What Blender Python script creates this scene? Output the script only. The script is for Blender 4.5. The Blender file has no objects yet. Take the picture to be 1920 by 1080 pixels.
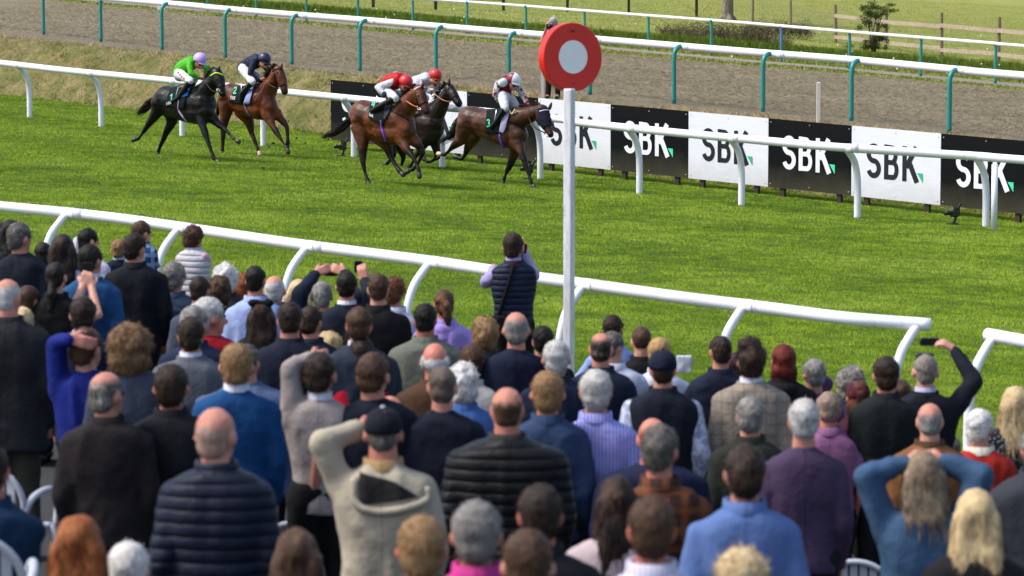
import bpy, math, random
import numpy as np
from mathutils import Vector, Matrix

random.seed(7)
RNG = np.random.default_rng(11)
SC = bpy.context.scene
COL = SC.collection
rad = math.radians

# ------------------------------------------------------------------ camera, sky, sun, exposure
FPX, CAMH = 6000.0, 4.06          # focal length in photograph pixels, eye height above the turf
PITCH = math.atan(597.0 / FPX)
cam_data = bpy.data.cameras.new("camera")
cam = bpy.data.objects.new("camera", cam_data)
COL.objects.link(cam)
cam.location = (0, 0, CAMH)
cam.rotation_euler = (math.pi / 2 - PITCH, 0, 0)
cam_data.sensor_width = 36.0
cam_data.lens = FPX / 1920 * 36.0
cam_data.clip_start = 0.5
cam_data.clip_end = 6000
cam_data.dof.use_dof = True
cam_data.dof.focus_distance = 62.0
cam_data.dof.aperture_fstop = 4.6
SC.camera = cam

SUN_EL, SUN_AZ = rad(54), rad(-98)     # azimuth measured from +Y towards +X
world = bpy.data.worlds.new("World")
SC.world = world
world.use_nodes = True
wn, wl = world.node_tree.nodes, world.node_tree.links
bg = wn["Background"]
sky = wn.new("ShaderNodeTexSky")
sky.sky_type = 'NISHITA'
sky.sun_disc = False
sky.sun_elevation = SUN_EL
sky.sun_rotation = SUN_AZ
sky.air_density = 1.0
sky.dust_density = 3.0
sky.ozone_density = 0.6
wl.new(sky.outputs[0], bg.inputs[0])
bg.inputs[1].default_value = 0.146
sd = bpy.data.lights.new("sun", 'SUN')
sd.energy = 2.05
sd.angle = rad(14)
sd.color = (1.0, 0.96, 0.9)
sun = bpy.data.objects.new("sun", sd)
COL.objects.link(sun)
tosun = Vector((math.sin(SUN_AZ) * math.cos(SUN_EL), math.cos(SUN_AZ) * math.cos(SUN_EL), math.sin(SUN_EL)))
sun.rotation_euler = tosun.to_track_quat('Z', 'Y').to_euler()
sun.location = (0, 0, 60)
SC.view_settings.view_transform = 'Standard'
SC.view_settings.look = 'None'
SC.view_settings.gamma = 1.0
SC.view_settings.use_curve_mapping = False
SC.view_settings.exposure = 0.9
SC.render.resolution_x, SC.render.resolution_y = 1024, 576

# ------------------------------------------------------------------ survey helpers
_F = np.array([0, math.cos(PITCH), -math.sin(PITCH)])
_U = np.array([0, math.sin(PITCH), math.cos(PITCH)])
_R = np.array([1.0, 0, 0])
_C = np.array([0, 0, CAMH])


def ray(x, y):
    return _F + _R * (x - 960) / FPX + _U * (540 - y) / FPX


def P(x, y, s):
    """point seen at photograph pixel (x, y) where one metre spans s pixels"""
    return _C + ray(x, y) * FPX / s


TURF = (0.0, -0.05, 0.0)
UPPER = (0.938, -0.053, 0.0051)


def G(x, y, pl=TURF, up=0.0):
    r = ray(x, y)
    c, k, m = pl
    return _C + r * (CAMH - c - up) / (k * r[0] + m * r[1] - r[2])


def zpl(pl, x, y):
    return pl[0] + pl[1] * x + pl[2] * y


def S_at(p):
    return FPX / float(np.dot(np.asarray(p) - _C, _F))


# ------------------------------------------------------------------ noise
def vnoise(Pt, scale=1.0, seed=0):
    Pt = np.asarray(Pt, dtype=np.float64) * scale + seed * 17.13
    i = np.floor(Pt).astype(np.int64)
    f = Pt - i
    f = f * f * (3 - 2 * f)

    def h(a, b, c):
        n = (a * 374761393 + b * 668265263 + c * 2147483647 + seed * 1013) & 0xffffffff
        n = ((n ^ (n >> 13)) * 1274126177) & 0xffffffff
        n = (n ^ (n >> 16)) & 0xffff
        return n / 32767.5 - 1.0
    x, y, z = i[..., 0], i[..., 1], i[..., 2]
    fx, fy, fz = f[..., 0], f[..., 1], f[..., 2]
    r = 0
    for dx in (0, 1):
        for dy in (0, 1):
            for dz in (0, 1):
                w = (fx if dx else 1 - fx) * (fy if dy else 1 - fy) * (fz if dz else 1 - fz)
                r = r + w * h(x + dx, y + dy, z + dz)
    return r


# ------------------------------------------------------------------ mesh helpers
def mesh_np(name, V, Fc, smooth=True):
    """V (n,3), Fc: (m,k) array or list of faces"""
    me = bpy.data.meshes.new(name)
    V = np.asarray(V, dtype=np.float32)
    if isinstance(Fc, np.ndarray):
        m, k = Fc.shape
        me.vertices.add(len(V))
        me.vertices.foreach_set("co", V.ravel())
        me.loops.add(m * k)
        me.polygons.add(m)
        me.loops.foreach_set("vertex_index", Fc.ravel().astype(np.int32))
        me.polygons.foreach_set("loop_start", np.arange(0, m * k, k, dtype=np.int32))
        me.update(calc_edges=True)
    else:
        me.from_pydata([tuple(map(float, v)) for v in V], [], [tuple(int(i) for i in f) for f in Fc])
        me.update()
    if smooth:
        me.polygons.foreach_set("use_smooth", np.ones(len(me.polygons), dtype=bool))
    return me


def link(name, me, mat=None, parent=None, loc=None):
    o = bpy.data.objects.new(name, me)
    COL.objects.link(o)
    if mat is not None:
        me.materials.append(mat)
    if parent is not None:
        o.parent = parent
    if loc is not None:
        o.location = loc
    return o


def tag(o, label=None, cat=None, group=None, kind=None):
    if label: o["label"] = label
    if cat: o["category"] = cat
    if group: o["group"] = group
    if kind: o["kind"] = kind
    return o


def empty(name, loc=(0, 0, 0)):
    o = bpy.data.objects.new(name, None)
    o.empty_display_size = 0.2
    COL.objects.link(o)
    o.location = loc
    return o


class MB:
    """collects closed primitives"""

    def __init__(self):
        self.V, self.F, self.n = [], [], 0

    def add(self, V, F):
        V = np.asarray(V, float)
        self.V.append(V)
        self.F += [tuple(i + self.n for i in f) for f in F]
        self.n += len(V)
        return self

    def loft(self, rings, cap=True):
        k = len(rings[0])
        V = np.concatenate(rings)
        F = []
        for a in range(len(rings) - 1):
            for j in range(k):
                F.append((a * k + j, a * k + (j + 1) % k, (a + 1) * k + (j + 1) % k, (a + 1) * k + j))
        if cap:
            F.append(tuple(range(k - 1, -1, -1)))
            F.append(tuple((len(rings) - 1) * k + j for j in range(k)))
        return self.add(V, F)

    def cap(self, p0, r0, p1, r1, seg=12):
        p0, p1 = np.asarray(p0, float), np.asarray(p1, float)
        d = p1 - p0
        L = np.linalg.norm(d)
        if L < 1e-6:
            d = np.array([0, 0, 1.0]); L = 1e-6
        d = d / L
        a = np.cross(d, [0, 0, 1.0] if abs(d[2]) < 0.9 else [1.0, 0, 0]); a /= np.linalg.norm(a)
        b = np.cross(d, a)
        t = np.linspace(0, 2 * math.pi, seg, endpoint=False)
        circ = np.outer(np.cos(t), a) + np.outer(np.sin(t), b)
        rings = []
        for q in (-80, -50, -20, 0):
            rings.append(p0 + d * r0 * math.sin(rad(q)) + circ * r0 * math.cos(rad(q)))
        for q in (0, 20, 50, 80):
            rings.append(p1 + d * r1 * math.sin(rad(q)) + circ * r1 * math.cos(rad(q)))
        return self.loft(rings)

    def chain(self, pts, seg=12):
        """pts: list of (point, radius)"""
        for (a, ra), (b, rb) in zip(pts[:-1], pts[1:]):
            self.cap(a, ra, b, rb, seg)
        return self

    def tube(self, pts, r, seg=10, closed_ends=True):
        pts = np.asarray(pts, float)
        n = len(pts)
        rr = np.full(n, r) if np.isscalar(r) else np.asarray(r, float)
        tan = np.gradient(pts, axis=0)
        tan /= np.linalg.norm(tan, axis=1)[:, None]
        up = np.array([0, 0, 1.0]) if abs(tan[0][2]) < 0.9 else np.array([1.0, 0, 0])
        rings = []
        a = np.cross(tan[0], up)
        a /= np.linalg.norm(a)
        t = np.linspace(0, 2 * math.pi, seg, endpoint=False)
        for i in range(n):
            a = a - tan[i] * np.dot(a, tan[i])
            a /= np.linalg.norm(a)
            b = np.cross(tan[i], a)
            rings.append(pts[i] + rr[i] * (np.outer(np.cos(t), a) + np.outer(np.sin(t), b)))
        return self.loft(rings, closed_ends)

    def ell(self, c, r, M=None, nu=14, nv=9):
        rings = []
        t = np.linspace(0, 2 * math.pi, nu, endpoint=False)
        for q in np.linspace(-math.pi / 2 + 0.12, math.pi / 2 - 0.12, nv):
            ring = np.c_[np.cos(t) * math.cos(q) * r[0], np.sin(t) * math.cos(q) * r[1], np.full(nu, math.sin(q) * r[2])]
            if M is not None:
                ring = ring @ np.asarray(M).T
            rings.append(ring + np.asarray(c, float))
        return self.loft(rings)

    def box(self, c, h, M=None):
        c = np.asarray(c, float)
        V = np.array([[x, y, z] for z in (-1, 1) for y in (-1, 1) for x in (-1, 1)], float) * np.asarray(h, float)
        if M is not None:
            V = V @ np.asarray(M).T
        return self.add(V + c, [(0, 2, 3, 1), (4, 5, 7, 6), (0, 1, 5, 4), (2, 6, 7, 3), (0, 4, 6, 2), (1, 3, 7, 5)])

    def mesh(self, name, smooth=True):
        return mesh_np(name, np.concatenate(self.V), self.F, smooth)

    def organic(self, name, voxel=0.02, smooth=4, fac=0.6):
        me = self.mesh("tmp", False)
        o = bpy.data.objects.new("tmp", me)
        COL.objects.link(o)
        r = o.modifiers.new("r", 'REMESH')
        r.mode = 'VOXEL'
        r.voxel_size = voxel
        r.use_smooth_shade = True
        if smooth:
            s = o.modifiers.new("s", 'SMOOTH')
            s.factor = fac
            s.iterations = smooth
        dg = bpy.context.evaluated_depsgraph_get()
        out = bpy.data.meshes.new_from_object(o.evaluated_get(dg))
        out.name = name
        bpy.data.objects.remove(o)
        bpy.data.meshes.remove(me)
        out.materials.clear()
        return out


def get_co(me):
    a = np.empty(len(me.vertices) * 3, dtype=np.float32)
    me.vertices.foreach_get("co", a)
    return a.reshape(-1, 3).astype(np.float64)


def get_no(me):
    a = np.empty(len(me.vertices) * 3, dtype=np.float32)
    me.vertices.foreach_get("normal", a)
    return a.reshape(-1, 3).astype(np.float64)


def set_co(me, V):
    me.vertices.foreach_set("co", V.astype(np.float32).ravel())
    me.update()


def wrinkle(me, amp, scale, seed=0, st=(1, 1, 1)):
    V, N = get_co(me), get_no(me)
    Q = V * np.asarray(st)
    d = vnoise(Q, scale, seed) + 0.5 * vnoise(Q, scale * 2.1, seed + 3)
    set_co(me, V + N * (amp * d)[:, None])
    return me


def folds(me, amp, seed=0, scale=7.0):
    """cloth folds: soft ridges that mostly hang downwards, with a few slanting ones"""
    V, N = get_co(me), get_no(me)
    a = V * [1, 1, 0.28]
    b = np.stack([V[:, 0] + 0.6 * V[:, 2], V[:, 1], V[:, 2] - 0.6 * V[:, 0]], -1) * [1, 1, 0.5]
    w = vnoise(V, 3.0, seed + 9) * 0.08
    r1 = 1 - np.abs(vnoise(a + w[:, None], scale, seed)) * 2.2
    r2 = 1 - np.abs(vnoise(b + w[:, None], scale * 1.5, seed + 4)) * 2.4
    m = 0.6 + 0.6 * vnoise(V, 4.0, seed + 7)
    d = np.clip(r1, -0.6, 1) * m + 0.55 * np.clip(r2, -0.6, 1) * (1.1 - m)
    set_co(me, V + N * (amp * (d - 0.35))[:, None])
    return me


def fuzz(me, n, length, down, seed, width=0.0024, jit=0.45):
    """append loose strands to a hair mesh"""
    V, N = get_co(me), get_no(me)
    rg = np.random.default_rng(seed)
    idx = rg.integers(0, len(V), n)
    p, nn = V[idx], N[idx]
    d = nn * (0.55 if jit > 0.3 else 0.12) + np.array([0, 0, -1.0]) * down + rg.normal(0, jit, (n, 3))
    d /= np.linalg.norm(d, axis=1)[:, None]
    sd_ = np.cross(d, rg.normal(0, 1, (n, 3)))
    sd_ /= np.linalg.norm(sd_, axis=1)[:, None]
    L = rg.uniform(0.5, 1.3, n)[:, None] * length
    p = p - nn * 0.003
    T = np.stack([p - sd_ * width, p + sd_ * width, p + d * L + nn * L * 0.15], 1).reshape(-1, 3)
    F0 = [tuple(f.vertices) for f in me.polygons]
    k = len(V)
    F1 = [(k + 3 * i, k + 3 * i + 1, k + 3 * i + 2) for i in range(n)]
    return mesh_np("hair", np.concatenate([V, T]), F0 + F1)


def vcol(me, name, vals):
    at = me.attributes.new(name, 'FLOAT_COLOR', 'POINT')
    c = np.ones((len(vals), 4), dtype=np.float32)
    c[:, :3] = vals
    at.data.foreach_set("color", c.ravel())


# ------------------------------------------------------------------ materials
_MATS = {}


def srgb(h):
    if isinstance(h, str):
        h = h.lstrip('#')
        c = [int(h[i:i + 2], 16) / 255 for i in (0, 2, 4)]
        return tuple(v / 12.92 if v <= 0.04045 else ((v + 0.055) / 1.055) ** 2.4 for v in c)
    return tuple(h)


class NT:
    def __init__(self, name):
        self.m = bpy.data.materials.new(name)
        self.m.use_nodes = True
        self.n, self.l = self.m.node_tree.nodes, self.m.node_tree.links
        self.b = self.n["Principled BSDF"]

    def new(self, t, **kw):
        nd = self.n.new(t)
        for k, v in kw.items():
            if k.startswith('i_'):
                nd.inputs[k[2:].replace('_', ' ')].default_value = v
            else:
                setattr(nd, k, v)
        return nd

    def coord(self, out="Object", scale=(1, 1, 1)):
        tc = self.new("ShaderNodeTexCoord")
        mp = self.new("ShaderNodeMapping")
        mp.inputs["Scale"].default_value = scale
        self.l.new(tc.outputs[out], mp.inputs[0])
        return mp.outputs[0]

    def noise(self, vec, scale, detail=3, rough=0.6):
        n = self.new("ShaderNodeTexNoise")
        n.inputs["Scale"].default_value = scale
        n.inputs["Detail"].default_value = detail
        n.inputs["Roughness"].default_value = rough
        self.l.new(vec, n.inputs["Vector"])
        return n.outputs["Fac"]

    def ramp(self, fac, stops):
        r = self.new("ShaderNodeValToRGB")
        e = r.color_ramp.elements
        while len(e) < len(stops):
            e.new(0.5)
        for el, (p, c) in zip(e, stops):
            el.position = p
            el.color = (*srgb(c), 1) if not isinstance(c, (int, float)) else (c, c, c, 1)
        self.l.new(fac, r.inputs[0])
        return r.outputs[0]

    def mix(self, f, a, b, mode='MIX'):
        m = self.new("ShaderNodeMix", data_type='RGBA', blend_type=mode)
        for k, v in ((0, f), (6, a), (7, b)):
            sock = m.inputs[k]
            if hasattr(v, 'is_output'):
                self.l.new(v, sock)
            elif isinstance(v, (int, float)):
                sock.default_value = v if k == 0 else (v, v, v, 1)
            else:
                sock.default_value = (*srgb(v), 1)
        return m.outputs[2]

    def math(self, op, a, b=0.0):
        m = self.new("ShaderNodeMath", operation=op)
        for sock, v in ((m.inputs[0], a), (m.inputs[1], b)):
            if hasattr(v, 'is_output'):
                self.l.new(v, sock)
            else:
                sock.default_value = v
        return m.outputs[0]

    def color(self, v):
        if hasattr(v, 'is_output'):
            self.l.new(v, self.b.inputs["Base Color"])
        else:
            self.b.inputs["Base Color"].default_value = (*srgb(v), 1)

    def bump(self, h, dist=0.01, strength=1.0):
        b = self.new("ShaderNodeBump")
        b.inputs["Distance"].default_value = dist
        b.inputs["Strength"].default_value = strength
        self.l.new(h, b.inputs["Height"])
        self.l.new(b.outputs[0], self.b.inputs["Normal"])

    def set(self, rough=0.6, spec=0.5, metal=0.0, sheen=0.0):
        self.b.inputs["Roughness"].default_value = rough
        self.b.inputs["Specular IOR Level"].default_value = spec
        self.b.inputs["Metallic"].default_value = metal
        if sheen:
            self.b.inputs["Sheen Weight"].default_value = sheen
        return self.m


def dk(c, f):
    return tuple(min(1, v * f) for v in srgb(c))


def paint(name, c, rough=0.4, var=0.12, scale=6, spec=0.5, grime=None):
    key = ('paint', name)
    if key in _MATS: return _MATS[key]
    t = NT(name)
    v = t.coord()
    f = t.noise(v, scale, 5, 0.65)
    col = t.mix(f, dk(c, 1 - var), dk(c, 1 + var * 0.6))
    if grime:
        g = t.ramp(t.noise(t.coord(scale=(1, 1, 0.35)), 9, 6, 0.7), [(0.55, 0.0), (0.78, 0.55)])
        col = t.mix(g, col, grime)
    t.color(col)
    t.bump(f, 0.002, 0.3)
    _MATS[key] = t.set(rough, spec)
    return _MATS[key]


def fabric(c, kind='plain', c2=None, rough=0.85):
    key = ('fab', str(c), kind, str(c2))
    if key in _MATS: return _MATS[key]
    c = tuple(v * 0.76 + 0.005 for v in srgb(c))
    if c2: c2 = dk(c2, 0.76)
    t = NT("cloth_" + kind)
    v = t.coord()
    big = t.noise(v, 5, 4, 0.6)
    fine = t.noise(v, 90, 2, 0.5)
    col = t.mix(big, dk(c, 0.78), dk(c, 1.12))
    h = t.math('ADD', t.math('MULTIPLY', big, 1.0), t.math('MULTIPLY', fine, 0.018))
    dist = 0.05
    if kind == 'plain':
        sp_ = t.new("ShaderNodeSeparateXYZ"); t.l.new(v, sp_.inputs[0])
        seam = t.math('LESS_THAN', t.math('ABSOLUTE', t.math('ADD', sp_.outputs[0], t.math('MULTIPLY', t.math('SUBTRACT', t.noise(v, 4), 0.5), 0.03))), 0.0028)
        col = t.mix(t.math('MULTIPLY', seam, 0.55), col, dk(c, 0.3))
    if kind == 'quilt':
        sep = t.new("ShaderNodeSeparateXYZ"); t.l.new(v, sep.inputs[0])
        w = t.math('ABSOLUTE', t.math('SINE', t.math('ADD', t.math('MULTIPLY', sep.outputs[2], 58.0), t.math('MULTIPLY', t.noise(v, 7), 0.8))))
        w = t.math('POWER', w, 0.45)
        h = t.math('ADD', t.math('MULTIPLY', w, 0.55), t.math('MULTIPLY', t.noise(v, 30), 0.3))
        dist = 0.03
        rough = 0.5
    elif kind == 'stripe':
        sep = t.new("ShaderNodeSeparateXYZ"); t.l.new(v, sep.inputs[0])
        w = t.math('SINE', t.math('MULTIPLY', sep.outputs[0], 330.0))
        col = t.mix(t.math('GREATER_THAN', w, 0.2), col, c2 or '#ffffff')
    elif kind == 'tweed':
        n2 = t.ramp(t.noise(v, 160, 2, 0.8), [(0.38, 0.0), (0.62, 1.0)])
        col = t.mix(n2, col, dk(c2 or c, 1.0))
        sep = t.new("ShaderNodeSeparateXYZ"); t.l.new(v, sep.inputs[0])
        a = t.math('GREATER_THAN', t.math('SINE', t.math('MULTIPLY', sep.outputs[0], 95.0)), 0.9)
        b = t.math('GREATER_THAN', t.math('SINE', t.math('MULTIPLY', sep.outputs[2], 95.0)), 0.9)
        col = t.mix(t.math('MULTIPLY', t.math('MAXIMUM', a, b), 0.35), col, dk(c, 0.4))
    elif kind == 'dots':
        vo = t.new("ShaderNodeTexVoronoi"); vo.inputs["Scale"].default_value = 55
        t.l.new(v, vo.inputs["Vector"])
        col = t.mix(t.math('LESS_THAN', vo.outputs["Distance"], 0.28), col, c2 or '#dddddd')
    elif kind == 'check':
        sep = t.new("ShaderNodeSeparateXYZ"); t.l.new(v, sep.inputs[0])
        a = t.math('GREATER_THAN', t.math('SINE', t.math('MULTIPLY', sep.outputs[0], 75.0)), 0.35)
        b = t.math('GREATER_THAN', t.math('SINE', t.math('MULTIPLY', sep.outputs[2], 75.0)), 0.35)
        col = t.mix(t.math('MULTIPLY', a, 0.6), col, c2)
        col = t.mix(t.math('MULTIPLY', b, 0.6), col, c2)
    elif kind == 'mottle':
        n2 = t.ramp(t.noise(v, 26, 4, 0.75), [(0.45, 0.0), (0.56, 1.0)])
        col = t.mix(n2, col, c2)
    t.color(col)
    t.bump(h, dist, 0.75 if kind == 'quilt' else 0.45)
    m = t.set(rough, 0.12)
    _MATS[key] = m
    return m


def hairmat(c, c2=None):
    key = ('hair', str(c), str(c2))
    if key in _MATS: return _MATS[key]
    t = NT("hair")
    v = t.coord(scale=(1, 1, 0.22))
    f = t.noise(v, 95, 4, 0.7)
    g = t.noise(t.coord(), 14, 3)
    fac = t.math('ADD', t.math('MULTIPLY', f, 0.6), t.math('MULTIPLY', g, 0.5))
    c = dk(c, 0.8)
    c2 = dk(c2, 0.8) if c2 else dk(c, 1.9)
    col = t.ramp(fac, [(0.34, dk(c, 0.4)), (0.55, c), (0.78, c2)])
    sc_ = t.new("ShaderNodeAttribute", attribute_name="scalp")
    col = t.mix(sc_.outputs["Fac"], col, t.mix(g, '#a86a57', '#c98f7c'))
    t.color(col)
    t.bump(f, 0.008, 0.8)
    _MATS[key] = t.set(0.55, 0.22)
    return _MATS[key]


def skinmat(c='#c68f78'):
    key = ('skin', c)
    if key in _MATS: return _MATS[key]
    t = NT("skin")
    v = t.coord()
    f = t.noise(v, 9, 4)
    g = t.noise(v, 28, 5, 0.7)
    base = t.mix(f, dk(c, 0.68), dk(c, 1.12))
    t.color(t.mix(t.math('MULTIPLY', g, 0.5), base, '#a34f42'))
    t.bump(t.math('ADD', g, t.noise(v, 70)), 0.004, 0.6)
    t.b.inputs["Subsurface Weight"].default_value = 0.08
    t.b.inputs["Subsurface Radius"].default_value = (0.02, 0.008, 0.004)
    _MATS[key] = t.set(0.5, 0.4)
    return _MATS[key]


def blade_mat(name, stops, patch, vscale=0.35, up_mix=0.55):
    """grass blades: colour from a per-blade attribute, patches from position"""
    t = NT(name)
    at = t.new("ShaderNodeAttribute", attribute_name="tone")
    col = t.ramp(at.outputs["Fac"], stops)
    v = t.coord()
    pn = t.ramp(t.noise(v, vscale, 5, 0.7), patch)
    col = t.mix(0.75, col, pn, 'MULTIPLY')
    t.color(col)
    geo = t.new("ShaderNodeNewGeometry")
    mx = t.new("ShaderNodeMix", data_type='VECTOR')
    mx.inputs[0].default_value = up_mix
    t.l.new(geo.outputs["Normal"], mx.inputs[4])
    mx.inputs[5].default_value = (0, 0, 1)
    nz = t.new("ShaderNodeVectorMath", operation='NORMALIZE')
    t.l.new(mx.outputs[1], nz.inputs[0])
    t.l.new(nz.outputs[0], t.b.inputs["Normal"])
    t.set(0.75, 0.04)
    tr = t.new("ShaderNodeBsdfTranslucent")
    t.l.new(col, tr.inputs[0])
    t.l.new(nz.outputs[0], tr.inputs["Normal"])
    ms = t.new("ShaderNodeMixShader")
    ms.inputs[0].default_value = 0.42
    t.l.new(t.b.outputs[0], ms.inputs[1])
    t.l.new(tr.outputs[0], ms.inputs[2])
    t.l.new(ms.outputs[0], t.n["Material Output"].inputs[0])
    return t.m
# ------------------------------------------------------------------ terrain
def interp(line, x):
    xs, ys = [p[0] for p in line], [p[1] for p in line]
    if x <= xs[0]:
        return ys[0] + (x - xs[0]) * (ys[1] - ys[0]) / (xs[1] - xs[0])
    if x >= xs[-1]:
        return ys[-1] + (x - xs[-1]) * (ys[-1] - ys[-2]) / (xs[-1] - xs[-2])
    return float(np.interp(x, xs, ys))


def ground_line(px, pl, up=0.0):
    """photograph line -> world polyline (x sorted), later extended straight on both sides"""
    return np.array([G(x, y, pl, up) for x, y in px])


def line_y(W, x):
    """world Y of a surveyed line at world X"""
    X, Y = W[:, 0], W[:, 1]
    sl0 = (Y[min(2, len(Y) - 1)] - Y[0]) / (X[min(2, len(Y) - 1)] - X[0])
    sl1 = (Y[-1] - Y[-3 if len(Y) > 2 else 0]) / (X[-1] - X[-3 if len(Y) > 2 else 0])
    x = np.asarray(x, float)
    y = np.interp(x, X, Y)
    y = np.where(x < X[0], Y[0] + (x - X[0]) * sl0, y)
    return np.where(x > X[-1], Y[-1] + (x - X[-1]) * sl1, y)


L_foot = ground_line([(0, 176), (300, 212), (600, 250), (900, 292), (1200, 328), (1500, 362), (1900, 405)], TURF)
L_top = ground_line([(0, 68), (180, 86), (540, 127), (668, 142), (1050, 184), (1255, 206), (1440, 222), (1776, 256), (1920, 270)], UPPER)
L_dirt = ground_line([(0, -8), (300, 21), (640, 53), (875, 77), (1200, 106), (1400, 124), (1600, 140), (1920, 171)], UPPER)
L_path0 = ground_line([(300, 15), (640, 46), (1000, 80), (1200, 99), (1400, 117), (1600, 134), (1920, 165)], UPPER)
L_path1 = ground_line([(300, 10), (640, 41), (1000, 75), (1200, 94), (1400, 112), (1600, 129), (1920, 158)], UPPER)


def strip(name, f0, f1, zf, xs, n, disp=None):
    """sheet between world lines f0(x) and f1(x)"""
    t = np.linspace(0, 1, n)
    X = np.repeat(xs[:, None], n, 1)
    Y = f0(xs)[:, None] * (1 - t) + f1(xs)[:, None] * t
    Z = zf(X, Y, t[None, :])
    V = np.stack([X, Y, Z], -1)
    if disp is not None:
        V[..., 2] += disp(V, t)
    a = np.arange(len(xs) * n).reshape(len(xs), n)
    Fq = np.stack([a[:-1, :-1], a[1:, :-1], a[1:, 1:], a[:-1, 1:]], -1).reshape(-1, 4)
    return mesh_np(name, V.reshape(-1, 3), Fq)


def turf_soil():
    t = NT("turf")
    v = t.coord()
    f = t.noise(v, 3.0, 6, 0.75)
    t.color(t.ramp(f, [(0.3, (0.04, 0.062, 0.012)), (0.5, (0.068, 0.105, 0.018)), (0.72, (0.095, 0.13, 0.024))]))
    t.bump(t.noise(v, 14, 5), 0.05, 0.8)
    return t.set(0.95, 0.1)


M_turf = turf_soil()
xw = np.concatenate([np.linspace(-320, -30, 12), np.linspace(-28, 28, 60), np.linspace(30, 320, 12)])
tf = lambda x, y, t: -0.05 * np.clip(x, -60, 60) + 0 * y
me = strip("turf", lambda x: 0 * x - 60.0, lambda x: line_y(L_foot, x), tf, xw, 60)
tag(link("turf", me, M_turf), kind="structure", label="green turf racecourse")

# apron where the crowd stands (rises towards the stand)
L_front = ground_line([(0, 387), (338, 426), (812, 490), (1280, 558), (1748, 609), (1920, 640)], TURF, 1.2)
apron_edge = lambda x: line_y(L_front, x) - 2.6


def ground_z(x, y):
    e = apron_edge(np.asarray(x, float))
    return -0.05 * x + 0.012 + 0.036 * np.maximum(0, e - y)


xa = np.linspace(-9, 9, 40)
me = strip("spectator_apron", lambda x: 0 * x - 6.0, apron_edge, lambda X, Y, t: ground_z(X, Y), xa, 60)
t_ = NT("asphalt")
v_ = t_.coord()
t_.color(t_.mix(t_.noise(v_, 60, 4), '#232426', '#38383a'))
t_.bump(t_.noise(v_, 120, 3), 0.006, 0.6)
tag(link("apron_paving", me, t_.set(0.9, 0.3)), kind="structure", label="dark asphalt apron where the crowd stands")

# raised bank between turf and all weather track
M_bank = NT("bank_soil")
v_ = M_bank.coord()
M_bank.color(M_bank.ramp(M_bank.noise(v_, 1.3, 6, 0.75), [(0.35, (0.07, 0.09, 0.02)), (0.5, (0.14, 0.13, 0.05)), (0.7, (0.25, 0.2, 0.1))]))
M_bank.bump(M_bank.noise(v_, 7, 5), 0.12, 1.0)
M_bank.set(0.95, 0.1)


def bank_z(X, Y, t):
    y0, y1 = line_y(L_foot, X), line_y(L_top, X)
    u = np.clip((Y - y0) / np.maximum(y1 - y0, 0.1), 0, 1)
    z0, z1 = -0.05 * X, zpl(UPPER, X, y1)
    e = 1 - (1 - u) ** 1.7
    z = z0 + (z1 - z0) * e
    Q = np.stack([X, Y, 0 * X], -1)
    return z + (vnoise(Q, 0.9, 2) * 0.07 + vnoise(Q, 3.1, 5) * 0.03) * np.sin(np.pi * u)


xb = np.linspace(-40, 40, 500)
me = strip("grass_bank", lambda x: line_y(L_foot, x) - 0.02, lambda x: line_y(L_top, x) + 0.0, bank_z, xb, 90)
tag(link("bank", me, M_bank.m), kind="structure", label="sloping bank of dry grass")

# sand track
M_sand = NT("sand")
v_ = M_sand.coord()
n1 = M_sand.noise(v_, 11, 6, 0.8)
n2 = M_sand.noise(M_sand.coord(scale=(1, 1, 1)), 0.35, 4, 0.6)
c1 = M_sand.ramp(n1, [(0.34, (0.085, 0.071, 0.043)), (0.48, (0.215, 0.183, 0.117)), (0.68, (0.34, 0.295, 0.195))])
M_sand.color(M_sand.mix(0.35, c1, M_sand.ramp(n2, [(0.35, (0.4, 0.4, 0.4)), (0.65, (1, 1, 1))]), 'MULTIPLY'))
M_sand.bump(M_sand.noise(v_, 22, 6, 0.8), 0.07, 1.0)
M_sand.set(0.95, 0.15)


def sand_disp(V, t):
    Q = V.copy(); Q[..., 2] = 0
    rough = np.clip((t - 0.07) * 14, 0.12, 1) * np.clip((1.0 - t) * 30, 0, 1)
    a = vnoise(Q, 5.6, 1)
    b = vnoise(Q, 11.5, 2)
    c = vnoise(Q, 1.1, 3)
    d = np.maximum(a, -0.35) * 0.055 + b * 0.055 + c * 0.015
    ridge = np.exp(-((t - 0.055) / 0.008) ** 2) * 0.03
    return d * rough[None, :] + ridge[None, :]


xs_ = np.concatenate([np.linspace(-60, -19, 50)[:-1], np.arange(-19, 20, 0.075), np.linspace(20, 60, 50)[1:]])
me = strip("sand_track", lambda x: line_y(L_top, x) - 0.03, lambda x: line_y(L_dirt, x), lambda X, Y, t: zpl(UPPER, X, Y) + 0.004, xs_, 560, sand_disp)
tag(link("sand_track", me, M_sand.m), kind="structure", label="brown all weather sand track")

# verge and meadow
M_mead = NT("meadow")
v_ = M_mead.coord()
M_mead.color(M_mead.ramp(M_mead.noise(v_, 0.5, 7, 0.75), [(0.32, (0.14, 0.17, 0.03)), (0.5, (0.215, 0.235, 0.055)), (0.7, (0.32, 0.315, 0.1))]))
M_mead.bump(M_mead.noise(v_, 5, 5), 0.08, 0.8)
M_mead.set(0.95, 0.1)
xm = np.concatenate([np.linspace(-500, -40, 20), np.linspace(-38, 60, 60), np.linspace(65, 600, 20)])


def mead_z(X, Y, t):
    Xc = np.clip(X, -80, 120)
    return zpl(UPPER, Xc, Y) + 0.00004 * np.maximum(0, Y - 220) ** 2 * (Y > 220)


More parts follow.
